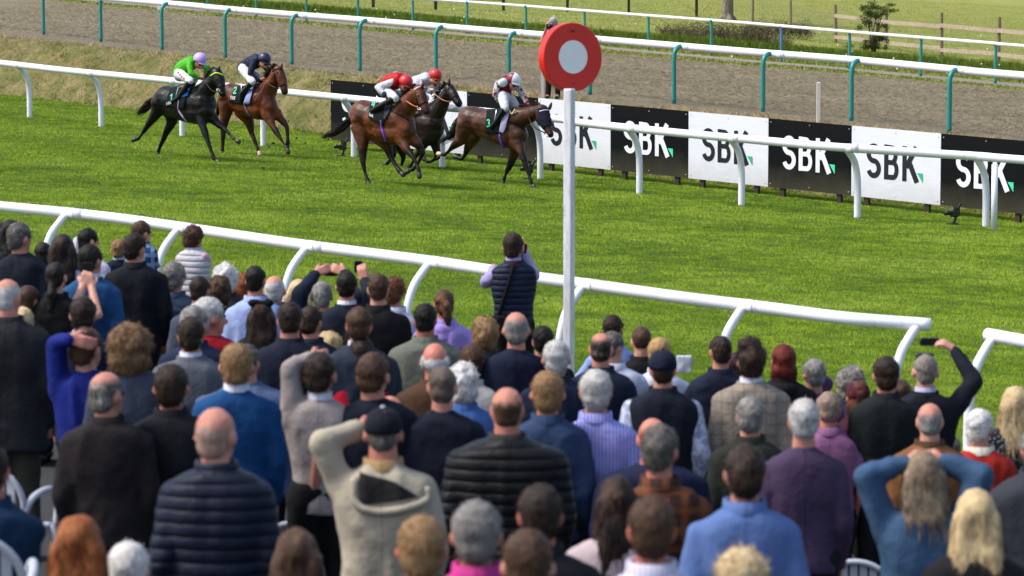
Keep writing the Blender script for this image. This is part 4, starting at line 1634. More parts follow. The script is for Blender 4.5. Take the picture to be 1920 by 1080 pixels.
tube_between(j3, "whip", f3, [(583, 300, .3), (580, 360, .34), (560, 440, .36), (548, 490, .36)], 0.009, M_leather)

# 5: leader
f5 = Frame3(*ZC, 520, (840, 1008, 0.14))
s5 = dict(
    body=[[(340, 470, 0, .25), (430, 490, 0, .265), (530, 508, 0, .285), (640, 532, 0, .28)],
          [(420, 530, 0, .19), (540, 568, 0, .235), (650, 598, 0, .255)],
          [(675, 520, 0, .23), (712, 595, .02, .205), (705, 650, .04, .165)], [(298, 510, .1, .175), (345, 510, -.1, .175)],
          [(640, 440, 0, .13), (580, 430, 0, .12)]],
    legs=[(leg4([(295, 565), (262, 630), (197, 690), (158, 735), (138, 747), (104, 743)], RH), .13),
          (leg4([(365, 600), (345, 655), (312, 715), (291, 765), (272, 780), (230, 766)], RH), -.13),
          (leg4([(705, 650), (738, 722), (768, 815), (798, 908), (814, 952), (836, 998)], RF), .14),
          (leg4([(700, 690), (672, 770), (640, 846), (614, 905), (602, 942), (594, 968)], RF), -.14)],
    neck=[(680, 490, 0, .24), (750, 455, 0, .195), (825, 425, 0, .145), (875, 408, 0, .12)],
    head=[(900, 412, 0, .112), (918, 478, .03, .1), (948, 548, .04, .068), (966, 590, .04, .056)],
    jaw=[[(880, 470, 0, .085), (915, 520, .03, .065)]], muzzle=(968, 600, .04),
    ears=[((895, 385, -.05), (872, 342, -.05)), ((955, 382, .05), (972, 345, .05))],
    eye=[(908, 465)], nostril=[(958, 585)],
    tail=[(268, 455, 0), (235, 520, 0), (190, 600, 0), (105, 650, 0)], tail_r=0.11,
    mane=[(700, 400, 0), (760, 378, 0), (820, 370, 0), (890, 365, 0)],
    pale=[(104, 743)])
h5, hit, strap, patch, strokes = horse("leading brown racehorse wearing a dark hood, nearest to the winning post", f5, s5, '#553422', '#120d0c')
c = patch("saddle_cloth", [(470, 405), (610, 385), (590, 590), (460, 580)], M_cloth)
strokes("number", number('3'), (470, 530), (28, -2), (1, -36), M_num, c or h5)
patch("pad", [(600, 430), (655, 420), (600, 585), (570, 570)], fabric('#b9b4d6'), 0.03, 8, 10)
strap("girth", [(570, 590), (580, 640), (600, 690)], 0.026, M_strap)
hd = patch("hood", [(868, 385), (965, 385), (975, 520), (868, 540)], fabric('#171c2c'), 0.014, 20, 20, 0.01)
strap("browband", [(880, 412), (925, 402), (968, 410)], 0.016, paint("browband_silver", '#c9cbe0', 0.5))
strap("noseband", [(895, 560), (930, 525), (970, 520)], 0.013, M_leather)
strap("breast_girth", [(650, 480), (710, 520), (770, 560)], 0.012, M_leather)
tube_between(h5, "rein", f5, [(925, 580, .13), (850, 540, .17), (800, 470, .14), (795, 385, .1)], 0.011, M_leather)
tube_between(h5, "bit_ring", f5, [(915, 570, .12), (920, 600, .12), (945, 605, .12), (935, 585, .12)], 0.010, M_metal)
tube_between(h5, "gold_rein_loop", f5, [(640, 400, .2), (665, 430, .22), (690, 395, .2)], 0.02, paint("chamois", '#c9ad75', 0.8))
M_star = fabric('#7a1230', rough=0.55)
j5 = jockey("person in maroon silks with pale starred sleeves and quartered helmet on the leader", f5, dict(
    torso=[(598, 288, 0, .125), (598, 232, 0, .15), (628, 188, 0, .135)], face=(672, 205),
    shoulders=[(590, 190, .16), (680, 185, -.15)],
    arms=[([(560, 192, .18), (532, 285, .24), (575, 343, .15), (592, 362, .12)], .2),
          ([(700, 195, -.16), (747, 280, -.2), (783, 345, -.13), (798, 372, -.1)], -.2)],
    legs=[[(592, 295, .13), (612, 385, .28), (545, 488, .31), (505, 535, .31)], [(635, 295, -.1), (690, 365, -.24), (640, 480, -.31), (600, 520, -.31)]],
    silk=M_star, sleeve=fabric('#d9eef2', 'mottle', '#a84a66'), cap=paint("helmet_white", '#dcdde6', 0.4), cap2=paint("helmet_maroon", '#7a1230', 0.4), helmet=(675, 158, .128)))


def side_marks(o, part, fr, spots, size, mat, name):
    ch = [c for c in o.children if c.name.split('.')[0] == part]
    for (u, v) in spots:
        og = Vector(_C - fr.root); r = Vector(ray(fr.ox + u / fr.sc, fr.oy + v / fr.sc)).normalized()
        best = None
        for c in ch:
            bv = BVHTree.FromPolygons([w.co.copy() for w in c.data.vertices], [tuple(p.vertices) for p in c.data.polygons])
            loc, nor, _, d = bv.ray_cast(og, r)
            if loc is not None and (best is None or d < best[2]): best = (loc, nor, d)
        if best is None: continue
        n = np.array(best[1]); n = n if n @ np.array(r) < 0 else -n
        a = np.cross(n, [0, 0, 1]); a /= np.linalg.norm(a); b = np.cross(n, a)
        t = np.linspace(0, 2 * math.pi, 10, endpoint=False)
        rad_ = np.where(np.arange(10) % 2 == 0, size, size * (0.45 if name == 'star' else 0.8))
        P_ = np.array(best[0]) + n * 0.005 + np.outer(np.cos(t) * rad_, a) + np.outer(np.sin(t) * rad_, b)
        link(name, MB().loft([P_ - n * 0.004, P_ + n * 0.002]).mesh(name, False), mat, o)


side_marks(j5, 'sleeve', f5, [(558, 215), (535, 272), (562, 325), (735, 240), (770, 300)], 0.045, fabric('#7a1230'), 'star')
side_marks(j1, 'breeches', f1, [(392, 275), (405, 292), (420, 307), (436, 320)], 0.022, fabric('#a02850'), 'thigh_lettering')

sh = MB()
sh.cap(f5.L(588, 188, .19), 0.083, f5.L(606, 182, .10), 0.082)
sh.cap(f5.L(690, 186, -.17), 0.08, f5.L(668, 183, -.10), 0.08)
link("shoulder_panel", wrinkle(sh.organic("shoulder_panel", 0.014, 2), 0.006, 14, 2), fabric('#d9eef2'), j5)
# ------------------------------------------------------------------ the crowd
def rz(v, a):
    v = np.asarray(v, float)
    c, s = math.cos(a), math.sin(a)
    return np.stack([v[..., 0] * c - v[..., 1] * s, v[..., 0] * s + v[..., 1] * c, v[..., 2]], -1)


def ring(cx, cy, z, wx, wy, n=24, ex=2.4, yaw=0.0):
    t = np.linspace(0, 2 * math.pi, n, endpoint=False)
    c, s = np.cos(t), np.sin(t)
    p = np.c_[np.sign(c) * np.abs(c) ** (2 / ex) * wx, np.sign(s) * np.abs(s) ** (2 / ex) * wy, np.zeros(n)]
    return rz(p, yaw) + np.array([cx, cy, z])


def hand(mb, w, d, n, k=1.0, curl=0.5, side=1):
    """palm, four unequal bent fingers and a thumb at the side; w wrist, d pointing direction, n palm normal"""
    d = np.asarray(d, float); d /= np.linalg.norm(d) + 1e-9
    n = np.asarray(n, float); n = n - d * np.dot(n, d); n /= np.linalg.norm(n) + 1e-9
    a = np.cross(d, n) * side
    for q in (-0.026, -0.009, 0.009, 0.026):
        mb.cap(w + a * q * 0.6 * k, 0.018 * k, w + d * 0.085 * k + a * q * k, 0.014 * k, 8)
    for q, L, r in ((-0.03, 0.055, 0.0085), (-0.010, 0.07, 0.0095), (0.010, 0.075, 0.0095), (0.030, 0.068, 0.0095)):
        p = w + d * 0.088 * k + a * q * k
        d1 = d * math.cos(curl * 0.7) + n * math.sin(curl * 0.7)
        p1 = p + d1 * L * 0.5 * k
        d2 = d * math.cos(curl * 1.6) + n * math.sin(curl * 1.6)
        p2 = p1 + d2 * L * 0.45 * k
        mb.cap(p, r * k, p1, r * 0.95 * k, 8)
        mb.cap(p1, r * 0.95 * k, p2, r * 0.8 * k, 8)
    t0 = w + d * 0.02 * k + a * 0.028 * k
    t1 = t0 + (d * 0.6 + a * 0.6 + n * 0.35) * 0.042 * k
    mb.cap(t0, 0.014 * k, t1, 0.011 * k, 8)
    mb.cap(t1, 0.011 * k, t1 + (d * 0.85 + n * 0.5) * 0.032 * k, 0.009 * k, 8)


HAIR = dict(black='#17130f', dark='#2a1d15', brown='#4a3324', lbrown='#6e5238', ginger='#8a4a22', blond='#b08d5c', pale='#cbb184',
            grey='#7d7a76', silver='#b9b7b4', white='#d8d4cf', darkgrey='#55504b', red='#5c1a12', auburn='#5b3420', sandy='#8c6c48')
HAIR2 = dict(grey='#c9c6c2', silver='#efeeec', white='#ffffff', darkgrey='#a09b95', pale='#f0dfb8', blond='#e2c68f')
SHOE = None
PEOPLE = {}


def hair_mesh(style, k, hc, yaw, seed, extra):
    mb = MB()
    Z = lambda x, y, z: hc + rz(np.array([x, y, z]) * k, yaw)
    M = rz(np.eye(3), yaw).T
    E_ = lambda c, r: mb.ell(Z(*c), np.array(r) * k, M)
    vox, amp, sc = 0.0125, 0.004, 55
    if style in ('short', 'crop', 'fade', 'quiff', 'wavy', 'curly', 'long', 'pony', 'bob', 'bun'):
        g = {'crop': -0.004, 'fade': -0.003, 'wavy': 0.012, 'curly': 0.02, 'quiff': 0.006}.get(style, 0.002)
        E_((0, -0.016, 0.032), (0.083 + g, 0.100 + g, 0.094 + g))
        if style == 'fade':
            E_((0, -0.045, 0.0), (0.07, 0.06, 0.06))
        else:
            E_((0, -0.052, -0.022), (0.070 + g, 0.056 + g, 0.072 + g))
        if style not in ('fade',):
            for s in (-1, 1):
                E_((s * 0.068, 0.0, 0.04), (0.015 + g * .5, 0.05, 0.035))
    if style == 'quiff':
        E_((0.0, 0.03, 0.10), (0.07, 0.07, 0.05)); E_((-0.02, -0.02, 0.11), (0.07, 0.07, 0.04)); amp = 0.008; sc = 32
    if style == 'curly':
        amp, sc = 0.013, 24
        E_((0, -0.05, -0.03), (0.095, 0.07, 0.085))
    if style == 'wavy':
        amp, sc = 0.008, 26
    if style == 'bigwavy':
        E_((0, -0.02, 0.02), (0.115, 0.115, 0.11)); E_((0, -0.045, -0.06), (0.11, 0.085, 0.09)); amp = 0.010; sc = 24
    if style == 'thin':     # bald crown with hair at the back and the sides
        E_((0, -0.013, 0.021), (0.0795, 0.0935, 0.096)); E_((0, -0.05, -0.03), (0.067, 0.052, 0.062)); amp = 0.0012
    if style == 'thinner':
        E_((0, -0.013, 0.02), (0.0785, 0.0925, 0.095)); E_((0, -0.048, -0.035), (0.065, 0.049, 0.058)); amp = 0.001
    if style == 'ringed':
        for s in (-1, 1):
            E_((s * 0.066, -0.02, 0.0), (0.022, 0.062, 0.045))
        E_((0, -0.078, -0.012), (0.06, 0.028, 0.05)); amp = 0.005
    if style == 'long':
        L = extra.get('hl', 0.42)
        for x in (-0.055, -0.02, 0.02, 0.055):
            mb.chain([(Z(x, -0.055, 0.0), 0.05 * k), (Z(x * 1.15, -0.085, -0.16), 0.045 * k), (Z(x * 1.35, -0.105, -L * 0.75), 0.036 * k), (Z(x * 1.4 + extra.get('hx', 0), -0.10, -L), 0.014 * k)])
        for s in (-1, 1):
            mb.chain([(Z(s * 0.072, 0.0, 0.0), 0.03 * k), (Z(s * 0.088, -0.01, -0.14), 0.032 * k), (Z(s * 0.1, -0.03, -L * 0.7), 0.022 * k)])
        vox = 0.014; amp = 0.006; sc = 34
    if style == 'bob':
        E_((0, -0.03, -0.06), (0.095, 0.085, 0.09)); amp = 0.005
    if style == 'pony':
        mb.chain([(Z(0, -0.095, 0.03), 0.028 * k), (Z(0.005, -0.13, 0.0), 0.034 * k), (Z(0.01, -0.125, -0.1), 0.036 * k), (Z(0.015, -0.11, -0.2), 0.014 * k)])
    if style == 'lowpony':
        E_((0, -0.016, 0.032), (0.084, 0.1, 0.095)); E_((0, -0.05, -0.02), (0.074, 0.06, 0.075))
        mb.chain([(Z(0, -0.095, -0.06), 0.03 * k), (Z(0.005, -0.12, -0.12), 0.036 * k), (Z(0.0, -0.125, -0.25), 0.03 * k), (Z(0, -0.12, -0.34), 0.012 * k)])
    if not mb.n: return None
    me = mb.organic("hair", vox * max(k, 0.8), 2, 0.5)
    V, N = get_co(me), get_no(me)
    q = V * [1, 1, 0.35 if style in ('long', 'pony', 'lowpony', 'bob') else 0.8]
    d = vnoise(q, sc, seed) * amp + vnoise(q, sc * 2.4, seed + 1) * amp * 0.5 + vnoise(q * [1, 1, .4], 150, seed + 2) * 0.0022
    set_co(me, V + N * d[:, None])
    if style in ('thin', 'thinner'):
        vox_ = rz((get_co(me) - hc) / k, -yaw)
        cz = np.array([0, -0.02 if style == 'thin' else 0.02, 0.13])
        dd = np.linalg.norm((vox_ - cz) * [1, 0.8, 1], axis=1)
        R1 = 0.085 if style == 'thin' else 0.125
        e_ = np.clip((R1 - dd + 0.012 * vnoise(vox_, 40, seed)) / 0.04 + 0.5, 0, 1)
        e_ = e_ * e_ * (3 - 2 * e_) * 0.95
        sv = e_.astype(np.float32)
    L_, dn_, n_ = {'long': (0.08, 2.2, 2200), 'pony': (0.03, 1.4, 900), 'lowpony': (0.03, 1.4, 900), 'bob': (0.035, 1.8, 900), 'bun': (0.02, 0.6, 900), 'curly': (0.018, 0.1, 1600),
                   'bigwavy': (0.024, 0.7, 2400), 'wavy': (0.028, 0.35, 1000), 'quiff': (0.026, 0.0, 1000), 'crop': (0.007, 0.3, 500), 'fade': (0.009, 0.3, 600), 'thin': (0.008, 0.8, 700),
                   'thinner': (0.006, 0.8, 500), 'ringed': (0.016, 0.5, 500)}.get(style, (0.018, 0.7, 1000))
    n0 = len(me.vertices)
    out = fuzz(me, n_, L_ * k, dn_, seed, jit=0.16 if style in ('long', 'pony', 'lowpony', 'bob') else 0.45)
    if style in ('thin', 'thinner'):
        at = out.attributes.new('scalp', 'FLOAT', 'POINT')
        full = np.zeros(len(out.vertices), dtype=np.float32)
        full[:n0] = sv
        P_ = get_co(out)[n0:]
        B_ = rz((P_ - hc) / k, -yaw)
        full[n0:] = (np.linalg.norm((B_ - cz) * [1, 0.8, 1], axis=1) < R1 + .01) * 1.0
        at.data.foreach_set('value', full)
    return out


def person(x, y, w, hair, hc, top, tc, label, pose='down', yaw=0.0, hy=None, bw=1.0, s=None, k=1.0, tr='#14161f', sleeve=None,
           collar=None, cap=None, skin='#c58e78', group="racegoers watching from the apron", fine=False, stature=None, lean=0.0, kind='plain', c2=None, **ex):
    global SHOE
    s = s or w / 0.168 / k
    hk = min(1.12, max(0.9, w / s / 0.168)) if w else 1.0
    hk *= k if w / s / 0.168 > 0.9 or k < 1 else 1
    hk = min(hk, 1.12) if k == 1 else k * 1.15
    T = P(x, y + 2, s)
    if stature:
        gz = T[2] - stature
    else:
        gz = float(ground_z(T[0], T[1]))
    root = np.array([T[0], T[1] + 0.015, gz])
    H = T[2] - gz
    yaw = rad(yaw)
    hyaw = rad(hy) if hy is not None else yaw
    seed = int(x * 7 + y * 3) % 997
    hc0 = np.array([0, lean, H - 0.118 * hk])      # head centre
    sz = k
    zt_ = lambda d: H - 0.03 * (hk - k) - d * sz + 0.022 * k    # height measured down from the crown
    L0 = lambda px, py, dy: P(px, py, s) * 0 + (_C + ray(px, py) * (FPX / s + dy)) - root
    W_ = 0.188 * bw * k
    S = {}
    for sd in (-1, 1):
        S[sd] = rz([sd * (W_ - 0.022 * k), -0.01, 0], yaw) + np.array([0, lean * 0.5, zt_(0.37)])
    arms = {}
    presets = {
        'down': ((0.05, -0.03, -0.28), (0.02, 0.07, -0.52)),
        'front': ((0.075, -0.03, -0.27), (-0.06, 0.19, -0.34)),
        'hips': ((0.16, -0.06, -0.25), (0.0, 0.02, -0.42)),
        'up': ((0.06, 0.2, -0.12), (-0.08, 0.33, 0.1)),
        'lean': ((0.12, 0.14, -0.24), (0.02, 0.36, -0.28)),
    }
    for sd, nm in ((-1, 'l'), (1, 'r')):
        sp = ex.get(nm)
        if sp is None:
            e, wv = presets[pose]
            e_ = S[sd] + rz(np.array([sd * e[0], e[1], e[2]]) * k, yaw)
            w_ = S[sd] + rz(np.array([sd * wv[0], wv[1], wv[2]]) * k, yaw)
        else:
            e_, w_ = L0(*sp[0]), L0(*sp[1])
        arms[sd] = (e_, w_)
    # ---- body: one continuous figure
    mb = MB()
    Z = lambda a, b, c: hc0 + rz(np.array([a, b, c]) * hk, hyaw)
    M = rz(np.eye(3), hyaw).T
    mb.ell(Z(0, -0.01, 0.02), np.array([0.077, 0.093, 0.094]) * hk, M)
    mb.ell(Z(0, 0.025, -0.045), np.array([0.058, 0.066, 0.07]) * hk, M)
    mb.ell(Z(0, 0.05, -0.085), np.array([0.035, 0.035, 0.03]) * hk, M)
    mb.cap(Z(0, 0.092, 0.0), 0.010 * hk, Z(0, 0.108, -0.03), 0.014 * hk, 8)
    for sd in (-1, 1):
        mb.ell(Z(sd * 0.083, -0.008, -0.012), np.array([0.013, 0.022, 0.034]) * hk, M, 8, 6)
    nb = np.array([0, lean * 0.6 - 0.01, zt_(0.30)])
    neck_r = 0.056 * k * (1.1 if bw > 1.05 else 1) * (0.88 if hair in ('long', 'pony', 'lowpony', 'bob', 'bun') else 1)
    mb.cap(Z(0, -0.022, -0.06), neck_r, nb, neck_r * 1.12)
    hipz = zt_(0.83)
    q = 0.75
    rg_ = []
    for d, wx, wy, yo in ((0.28, 0.35, 0.06, -0.01), (0.32, 0.75, 0.08, -0.01), (0.37, 0.9, 0.1, 0), (0.5, 0.86, 0.115, 0), (0.65, 0.76, 0.105, 0), (0.8, 0.82, 0.115, 0), (0.9, 0.8, 0.11, 0)):
        rg_.append(ring(0, lean * max(0, (0.6 - d)) + yo, zt_(d), wx * W_ * q, wy * k * q * (1 + (bw - 1) * 0.6), yaw=yaw))
    mb.loft(rg_)
    for sd in (-1, 1):
        e_, w_ = arms[sd]
        mb.cap(S[sd] - [0, 0, 0.02], 0.04 * k, e_, 0.036 * k)
        mb.cap(e_, 0.042 * k, w_, 0.028 * k)
        kn = rz([sd * 0.09 * k, 0.02, 0], yaw) + [0, 0, hipz * 0.52]
        an = rz([sd * 0.11 * k, -0.01, 0], yaw) + [0, 0, 0.08]
        hp = rz([sd * 0.085 * k, 0, 0], yaw) + [0, 0, hipz]
        mb.cap(hp, 0.085 * k, kn, 0.055 * k)
        mb.cap(kn, 0.055 * k, an, 0.038 * k)
        mb.cap(an, 0.036 * k, an + rz([0, 0.13 * k, -0.045], yaw), 0.03 * k)
        dv = w_ - e_
        hn = ex.get('hn_l' if sd < 0 else 'hn_r', (0, 1, -0.2))
        hand(mb, w_, ex.get('hd_l' if sd < 0 else 'hd_r', dv), rz(hn, 0), k, ex.get('curl', 0.7), side=-sd)
    me = mb.organic("person", (0.0085 if fine else 0.019) * max(k, 0.75), 2, 0.5)
    o = link("person", me, skinmat(skin), None, tuple(root))
    tag(o, label, "child" if k < 0.8 else "person", group)
    for sd in (-1, 1):
        c = Z(sd * 0.03, 0.082, 0.008)
        link("eye", MB().ell(c - np.array([0, 0.004, 0]), (0.009 * hk,) * 3, nu=8, nv=5).mesh("eye"), M_eye, o)
    # ---- clothes
    m_top = fabric(tc, kind, c2, 0.85)
    coat = top in ('coat', 'jacket', 'suit_jacket', 'puffer_jacket', 'gilet', 'hoodie')
    add = 0.012 if coat else 0.0
    hem = {'coat': 1.05, 'jacket': 0.92, 'suit_jacket': 0.97, 'puffer_jacket': 0.92, 'gilet': 0.90}.get(top, 0.90)
    mb = MB()
    rg_ = []
    for d, wx, wy, yo in ((0.255, 0.30, 0.066, -0.012), (0.28, 0.46, 0.078, -0.014), (0.30, 0.70, 0.088, -0.018), (0.325, 0.92, 0.1, -0.016), (0.36, 1.08, 0.112, -0.01), (0.42, 1.10, 0.122, -0.006), (0.52, 1.02, 0.126, -0.004), (0.65, 0.89, 0.116, 0), (0.8, 0.90, 0.122, 0), (hem, 0.98, 0.13, 0)):
        rg_.append(ring(0, lean * max(0, (0.6 - d)) + yo, zt_(d), wx * W_ + add, wy * k * (1 + (bw - 1) * 0.7) + add, yaw=yaw))
    mb.loft(rg_)
    sm = MB()
    tgt = mb if sleeve is None else sm
    for sd in (-1, 1):
        e_, w_ = arms[sd]
        f = ex.get('short', 1.0)
        if f >= 1:
            we = w_ + (e_ - w_) * 0.06
            tgt.chain([(S[sd] + [0, 0, -0.02], (0.066 + add * .5) * k), (e_, (0.056 + add * .6) * k), (we, (0.043 + add * .6) * k)])
        else:
            tgt.chain([(S[sd] + [0, 0, -0.02], (0.066 + add * .5) * k), (S[sd] + (e_ - S[sd]) * f, (0.066 + add * .5) * k)])
    vox = 0.0165 if w > 50 else 0.019
    me = mb.organic(top, vox * max(k, 0.75), 3, 0.5)
    folds(me, (0.007 if kind == 'quilt' else 0.013) * k, seed, 8.0)
    link(top, me, m_top, o)
    if sleeve is not None:
        me = wrinkle(sm.organic("sleeves", vox, 3, 0.5), 0.009, 11, seed)
        link("sleeves", me, fabric(*(sleeve if isinstance(sleeve, tuple) else (sleeve,))), o)
    # collar
    def collar_ring(name, d, r, h, th, mat):
        cb = MB()
        z0, z1 = zt_(d), zt_(d - h)
        A = [ring(0, lean * 0.5 - 0.012, z0, r + th, r + th + 0.004, 20, 2, yaw), ring(0, lean * 0.6 - 0.014, z1, r * 0.95 + th, r * 0.98 + th, 20, 2, yaw),
             ring(0, lean * 0.6 - 0.014, z1, r * 0.95, r * 0.98, 20, 2, yaw), ring(0, lean * 0.5 - 0.012, z0, r, r, 20, 2, yaw)]
        cb.loft(A, cap=False)
        link(name, cb.mesh(name), mat, o)
    if collar:
        collar_ring("shirt_collar", 0.272, 0.064 * k, 0.042 * k, 0.007, fabric(collar))
    if coat or top in ('shirt', 'polo_shirt'):
        collar_ring("collar", 0.292, 0.078 * k, (0.035 if collar else 0.05) * k, 0.014, fabric(ex['col2']) if 'col2' in ex else m_top)
    if top == 'hoodie' or ex.get('hood'):
        hb = MB().ell(rz([0, -0.085, 0], yaw) + [0, 0, zt_(0.33)], (0.10, 0.055, 0.065))
        hb.ell(rz([0, -0.10, 0], yaw) + [0, 0, zt_(0.38)], (0.07, 0.04, 0.06))
        link("hood", wrinkle(hb.organic("hood", 0.016, 2), 0.006, 18, seed), m_top, o)
    # trousers
    tb = MB()
    for sd in (-1, 1):
        kn = rz([sd * 0.09 * k, 0.02, 0], yaw) + [0, 0, hipz * 0.52]
        an = rz([sd * 0.11 * k, -0.01, 0], yaw) + [0, 0, 0.10]
        hp = rz([sd * 0.085 * k, 0, 0], yaw) + [0, 0, hipz]
        tb.cap(hp, 0.115 * k, kn, 0.08 * k, 10)
        tb.cap(kn, 0.08 * k, an, 0.062 * k, 10)
    tb.cap(rz([-0.06 * k, 0, 0], yaw) + [0, 0, hipz + 0.05], 0.115 * k, rz([0.06 * k, 0, 0], yaw) + [0, 0, hipz + 0.05], 0.115 * k)
    link("trousers", wrinkle(tb.organic("trousers", 0.024, 3, 0.5), 0.008, 9, seed), fabric(tr), o)
    if SHOE is None:
        SHOE = MB().cap((0, -0.05, 0.045), 0.045, (0, 0.14, 0.035), 0.036).mesh("shoe")
        SHOE.materials.append(M_leather)
    for sd in (-1, 1):
        so = link("shoe", SHOE, None, o, tuple(rz([sd * 0.11 * k, -0.01, 0.0], yaw)))
        so.rotation_euler.z = yaw
        so.scale = (k, k, k)
    # hair
    hm = hair_mesh(hair, hk, hc0, hyaw, seed, ex)
    if hm:
        hcol = HAIR.get(hc, hc)
        link("hair", hm, hairmat(hcol, ex.get('hc2', HAIR2.get(hc))), o)
    if hair == 'shaved':
        pass
    if cap:
        cb = MB()
        rr = []
        for q_ in np.linspace(-0.25, 1.45, 9):
            rr.append(rz(np.c_[0.088 * np.cos(np.linspace(0, 2 * math.pi, 24, endpoint=False)), 0.106 * np.sin(np.linspace(0, 2 * math.pi, 24, endpoint=False)), np.zeros(24)] * math.cos(q_) ** 0.8 * hk, hyaw) + Z(0, -0.008, 0.03 + 0.09 * math.sin(q_)))
        cb.loft(rr)
        cb.ell(Z(0, 0.11, 0.025), np.array([0.07, 0.07, 0.012]) * hk, M, 12, 5)
        link("cap", cb.mesh("cap"), fabric(cap), o)
        link("cap_button", MB().ell(Z(0, -0.01, 0.124), (0.012, 0.012, 0.008)).mesh("cap_button"), fabric(ex.get('button', cap)), o)
    PEOPLE[label] = o
    return o, dict(Z=Z, zt=zt_, root=root, S=S, arms=arms, yaw=yaw, s=s, L0=L0, H=H, hk=hk, W=W_)


def drape(o, part, polyline=None, r=0.016, outline=None, lift=0.008, name="strap", mat=None):
    """lay a strap (x, z pairs) or a filled outline on the back of a garment"""
    ch = [c for c in o.children if c.name.split('.')[0] == part][0]
    bv = BVHTree.FromPolygons([v.co.copy() for v in ch.data.vertices], [tuple(p.vertices) for p in ch.data.polygons])

    def hit(x, z):
        loc, nor, _, _ = bv.ray_cast(Vector((x, -1.5, z)), Vector((0, 1, 0)))
        return None if loc is None else np.array(loc) + np.array([0, -lift, 0])
    if polyline is not None:
        q = smooth_line([(a, 0, b) for a, b in polyline], 6)
        h = [hit(a[0], a[2]) for a in q]
        h = [v for v in h if v is not None]
        if len(h) > 2:
            link(name, MB().tube(h, r, 8).mesh(name), mat, o)
        return
    q = np.array(outline, float)
    n = 22
    V, idx = [], -np.ones((n, n), int)
    for j in range(n):
        for i in range(n):
            a, b = i / (n - 1), j / (n - 1)
            p = (q[0] * (1 - a) + q[1] * a) * (1 - b) + (q[3] * (1 - a) + q[2] * a) * b
            h = hit(*p)
            if h is not None:
                idx[j, i] = len(V); V.append(h)
    F = [(idx[j, i], idx[j, i + 1], idx[j + 1, i + 1], idx[j + 1, i]) for j in range(n - 1) for i in range(n - 1) if min(idx[j, i], idx[j, i + 1], idx[j + 1, i + 1], idx[j + 1, i]) >= 0]
    if F:
        c = link(name, mesh_np(name, np.array(V), F), mat, o)
        m_ = c.modifiers.new("s", 'SOLIDIFY'); m_.thickness = 0.006; m_.offset = 0


M_phone = paint("phone_black", '#0c0d10', 0.2, 0.05)
M_screen = NT("phone_screen")
M_screen.color('#11161c')
M_screen = M_screen.set(0.08, 0.6)


def phone(px, py, s, dy, wpx, hpx, label, tilt=0.0, col='#0c0d10', yaw=0.0):
    c = _C + ray(px, py) * (FPX / s + dy)
    root = empty("mobile_phone", tuple(c))
    tag(root, label, "phone", "phones held up to film the race")
    R_ = Matrix.Rotation(rad(yaw), 3, 'Z') @ Matrix.Rotation(rad(tilt), 3, 'Y')
    M = np.array(R_)
    w, h = wpx / s / 2, hpx / s / 2
    mb = MB()
    rg_ = []
    t = np.linspace(0, 2 * math.pi, 28, endpoint=False)
    pr = np.c_[np.sign(np.cos(t)) * np.abs(np.cos(t)) ** 0.3 * w, np.zeros(28), np.sign(np.sin(t)) * np.abs(np.sin(t)) ** 0.3 * h]
    for dy_, f in ((-0.005, 0.97), (-0.004, 1.0), (0.004, 1.0), (0.005, 0.97)):
        rg_.append((pr * f + [0, dy_, 0]) @ M.T)
    mb.loft(rg_)
    link("case", mb.mesh("case", False), paint("phone_case" + col, col, 0.3, 0.05), root)
    sc = MB().loft([(pr * 0.9 + [0, -0.0056, 0]) @ M.T, (pr * 0.89 + [0, -0.0062, 0]) @ M.T])
    link("screen", sc.mesh("screen", False), M_screen, root)
    return root


W_SH, LAV, NAVY, BLK, CHAR = '#d5d6e4', '#a9a2dd', '#121a2e', '#0c0d10', '#26282e'
pe = person
# --- row along the rail, left
pe(2, 418, 30, 'wavy', 'black', 'jacket', BLK, "dark haired person cut off by the left edge, hand raised to the face", s=215, yaw=-20, r=[(14, 470, .05), (6, 440, .2)], skin='#b98568')
pe(22, 411, 30, 'long', 'black', 'coat', '#15161b', "woman with long black hair behind the grey haired man at far left", s=222, hl=.35, hy=-30)
pe(37, 416, 41, 'short', 'darkgrey', 'jumper', '#111a27', "grey haired man in a dark navy jumper at the far left", s=240, hy=-42, yaw=-12, collar=None, bw=1.05, hc2='#a5a39f')
pe(80, 453, 27, 'bob', 'black', 'coat', '#101013', "small black haired person in black between the grey haired man and the rail", s=200, stature=None)
pe(117, 438, 42, 'long', 'dark', 'blouse', '#c7c3de', "woman with long dark brown hair over a pale lilac blouse", s=235, hl=.27, hc2='#3a2721')
pe(166, 427, 33, 'short', 'black', 'shirt', '#b9b6cf', "dark haired man in a white striped shirt shielding his eyes with one arm", s=208, hy=-55, yaw=-30, l=[(143, 466, .12), (146, 450, .12)], hd_l=(.9, .3, -.1), fine=True, kind='stripe', c2='#d8d8e4', skin='#c99a80')
pe(170, 458, 42, 'short', 'black', 'suit_jacket', '#1f4f7f', "black haired man in a bright blue suit jacket with white collar", s=252, hy=-35, yaw=-8, collar=W_SH, bw=1.0)
pe(222, 447, 24, 'short', 'sandy', 'jumper', '#131c30', "small blond boy in a navy jumper with pale collar", s=205, k=.72, collar='#b9c2e0', stature=1.25)
pe(253, 436, 40, 'short', 'dark', 'shirt', '#0e121c', "broad man in a navy shirt, dark brown hair, standing under the brown haired boy", s=240, bw=1.12, hy=-30)
pe(266, 413, 32, 'short', 'brown', 'shirt', '#24406a', "brown haired boy in a blue checked shirt lifted above the crowd", s=212, k=.78, hy=-50, yaw=-35, kind='check', c2='#8fb0d8', stature=1.15, r=[(284, 475, -.05), (292, 492, .05)], skin='#c99a82', tr='#3a3440')
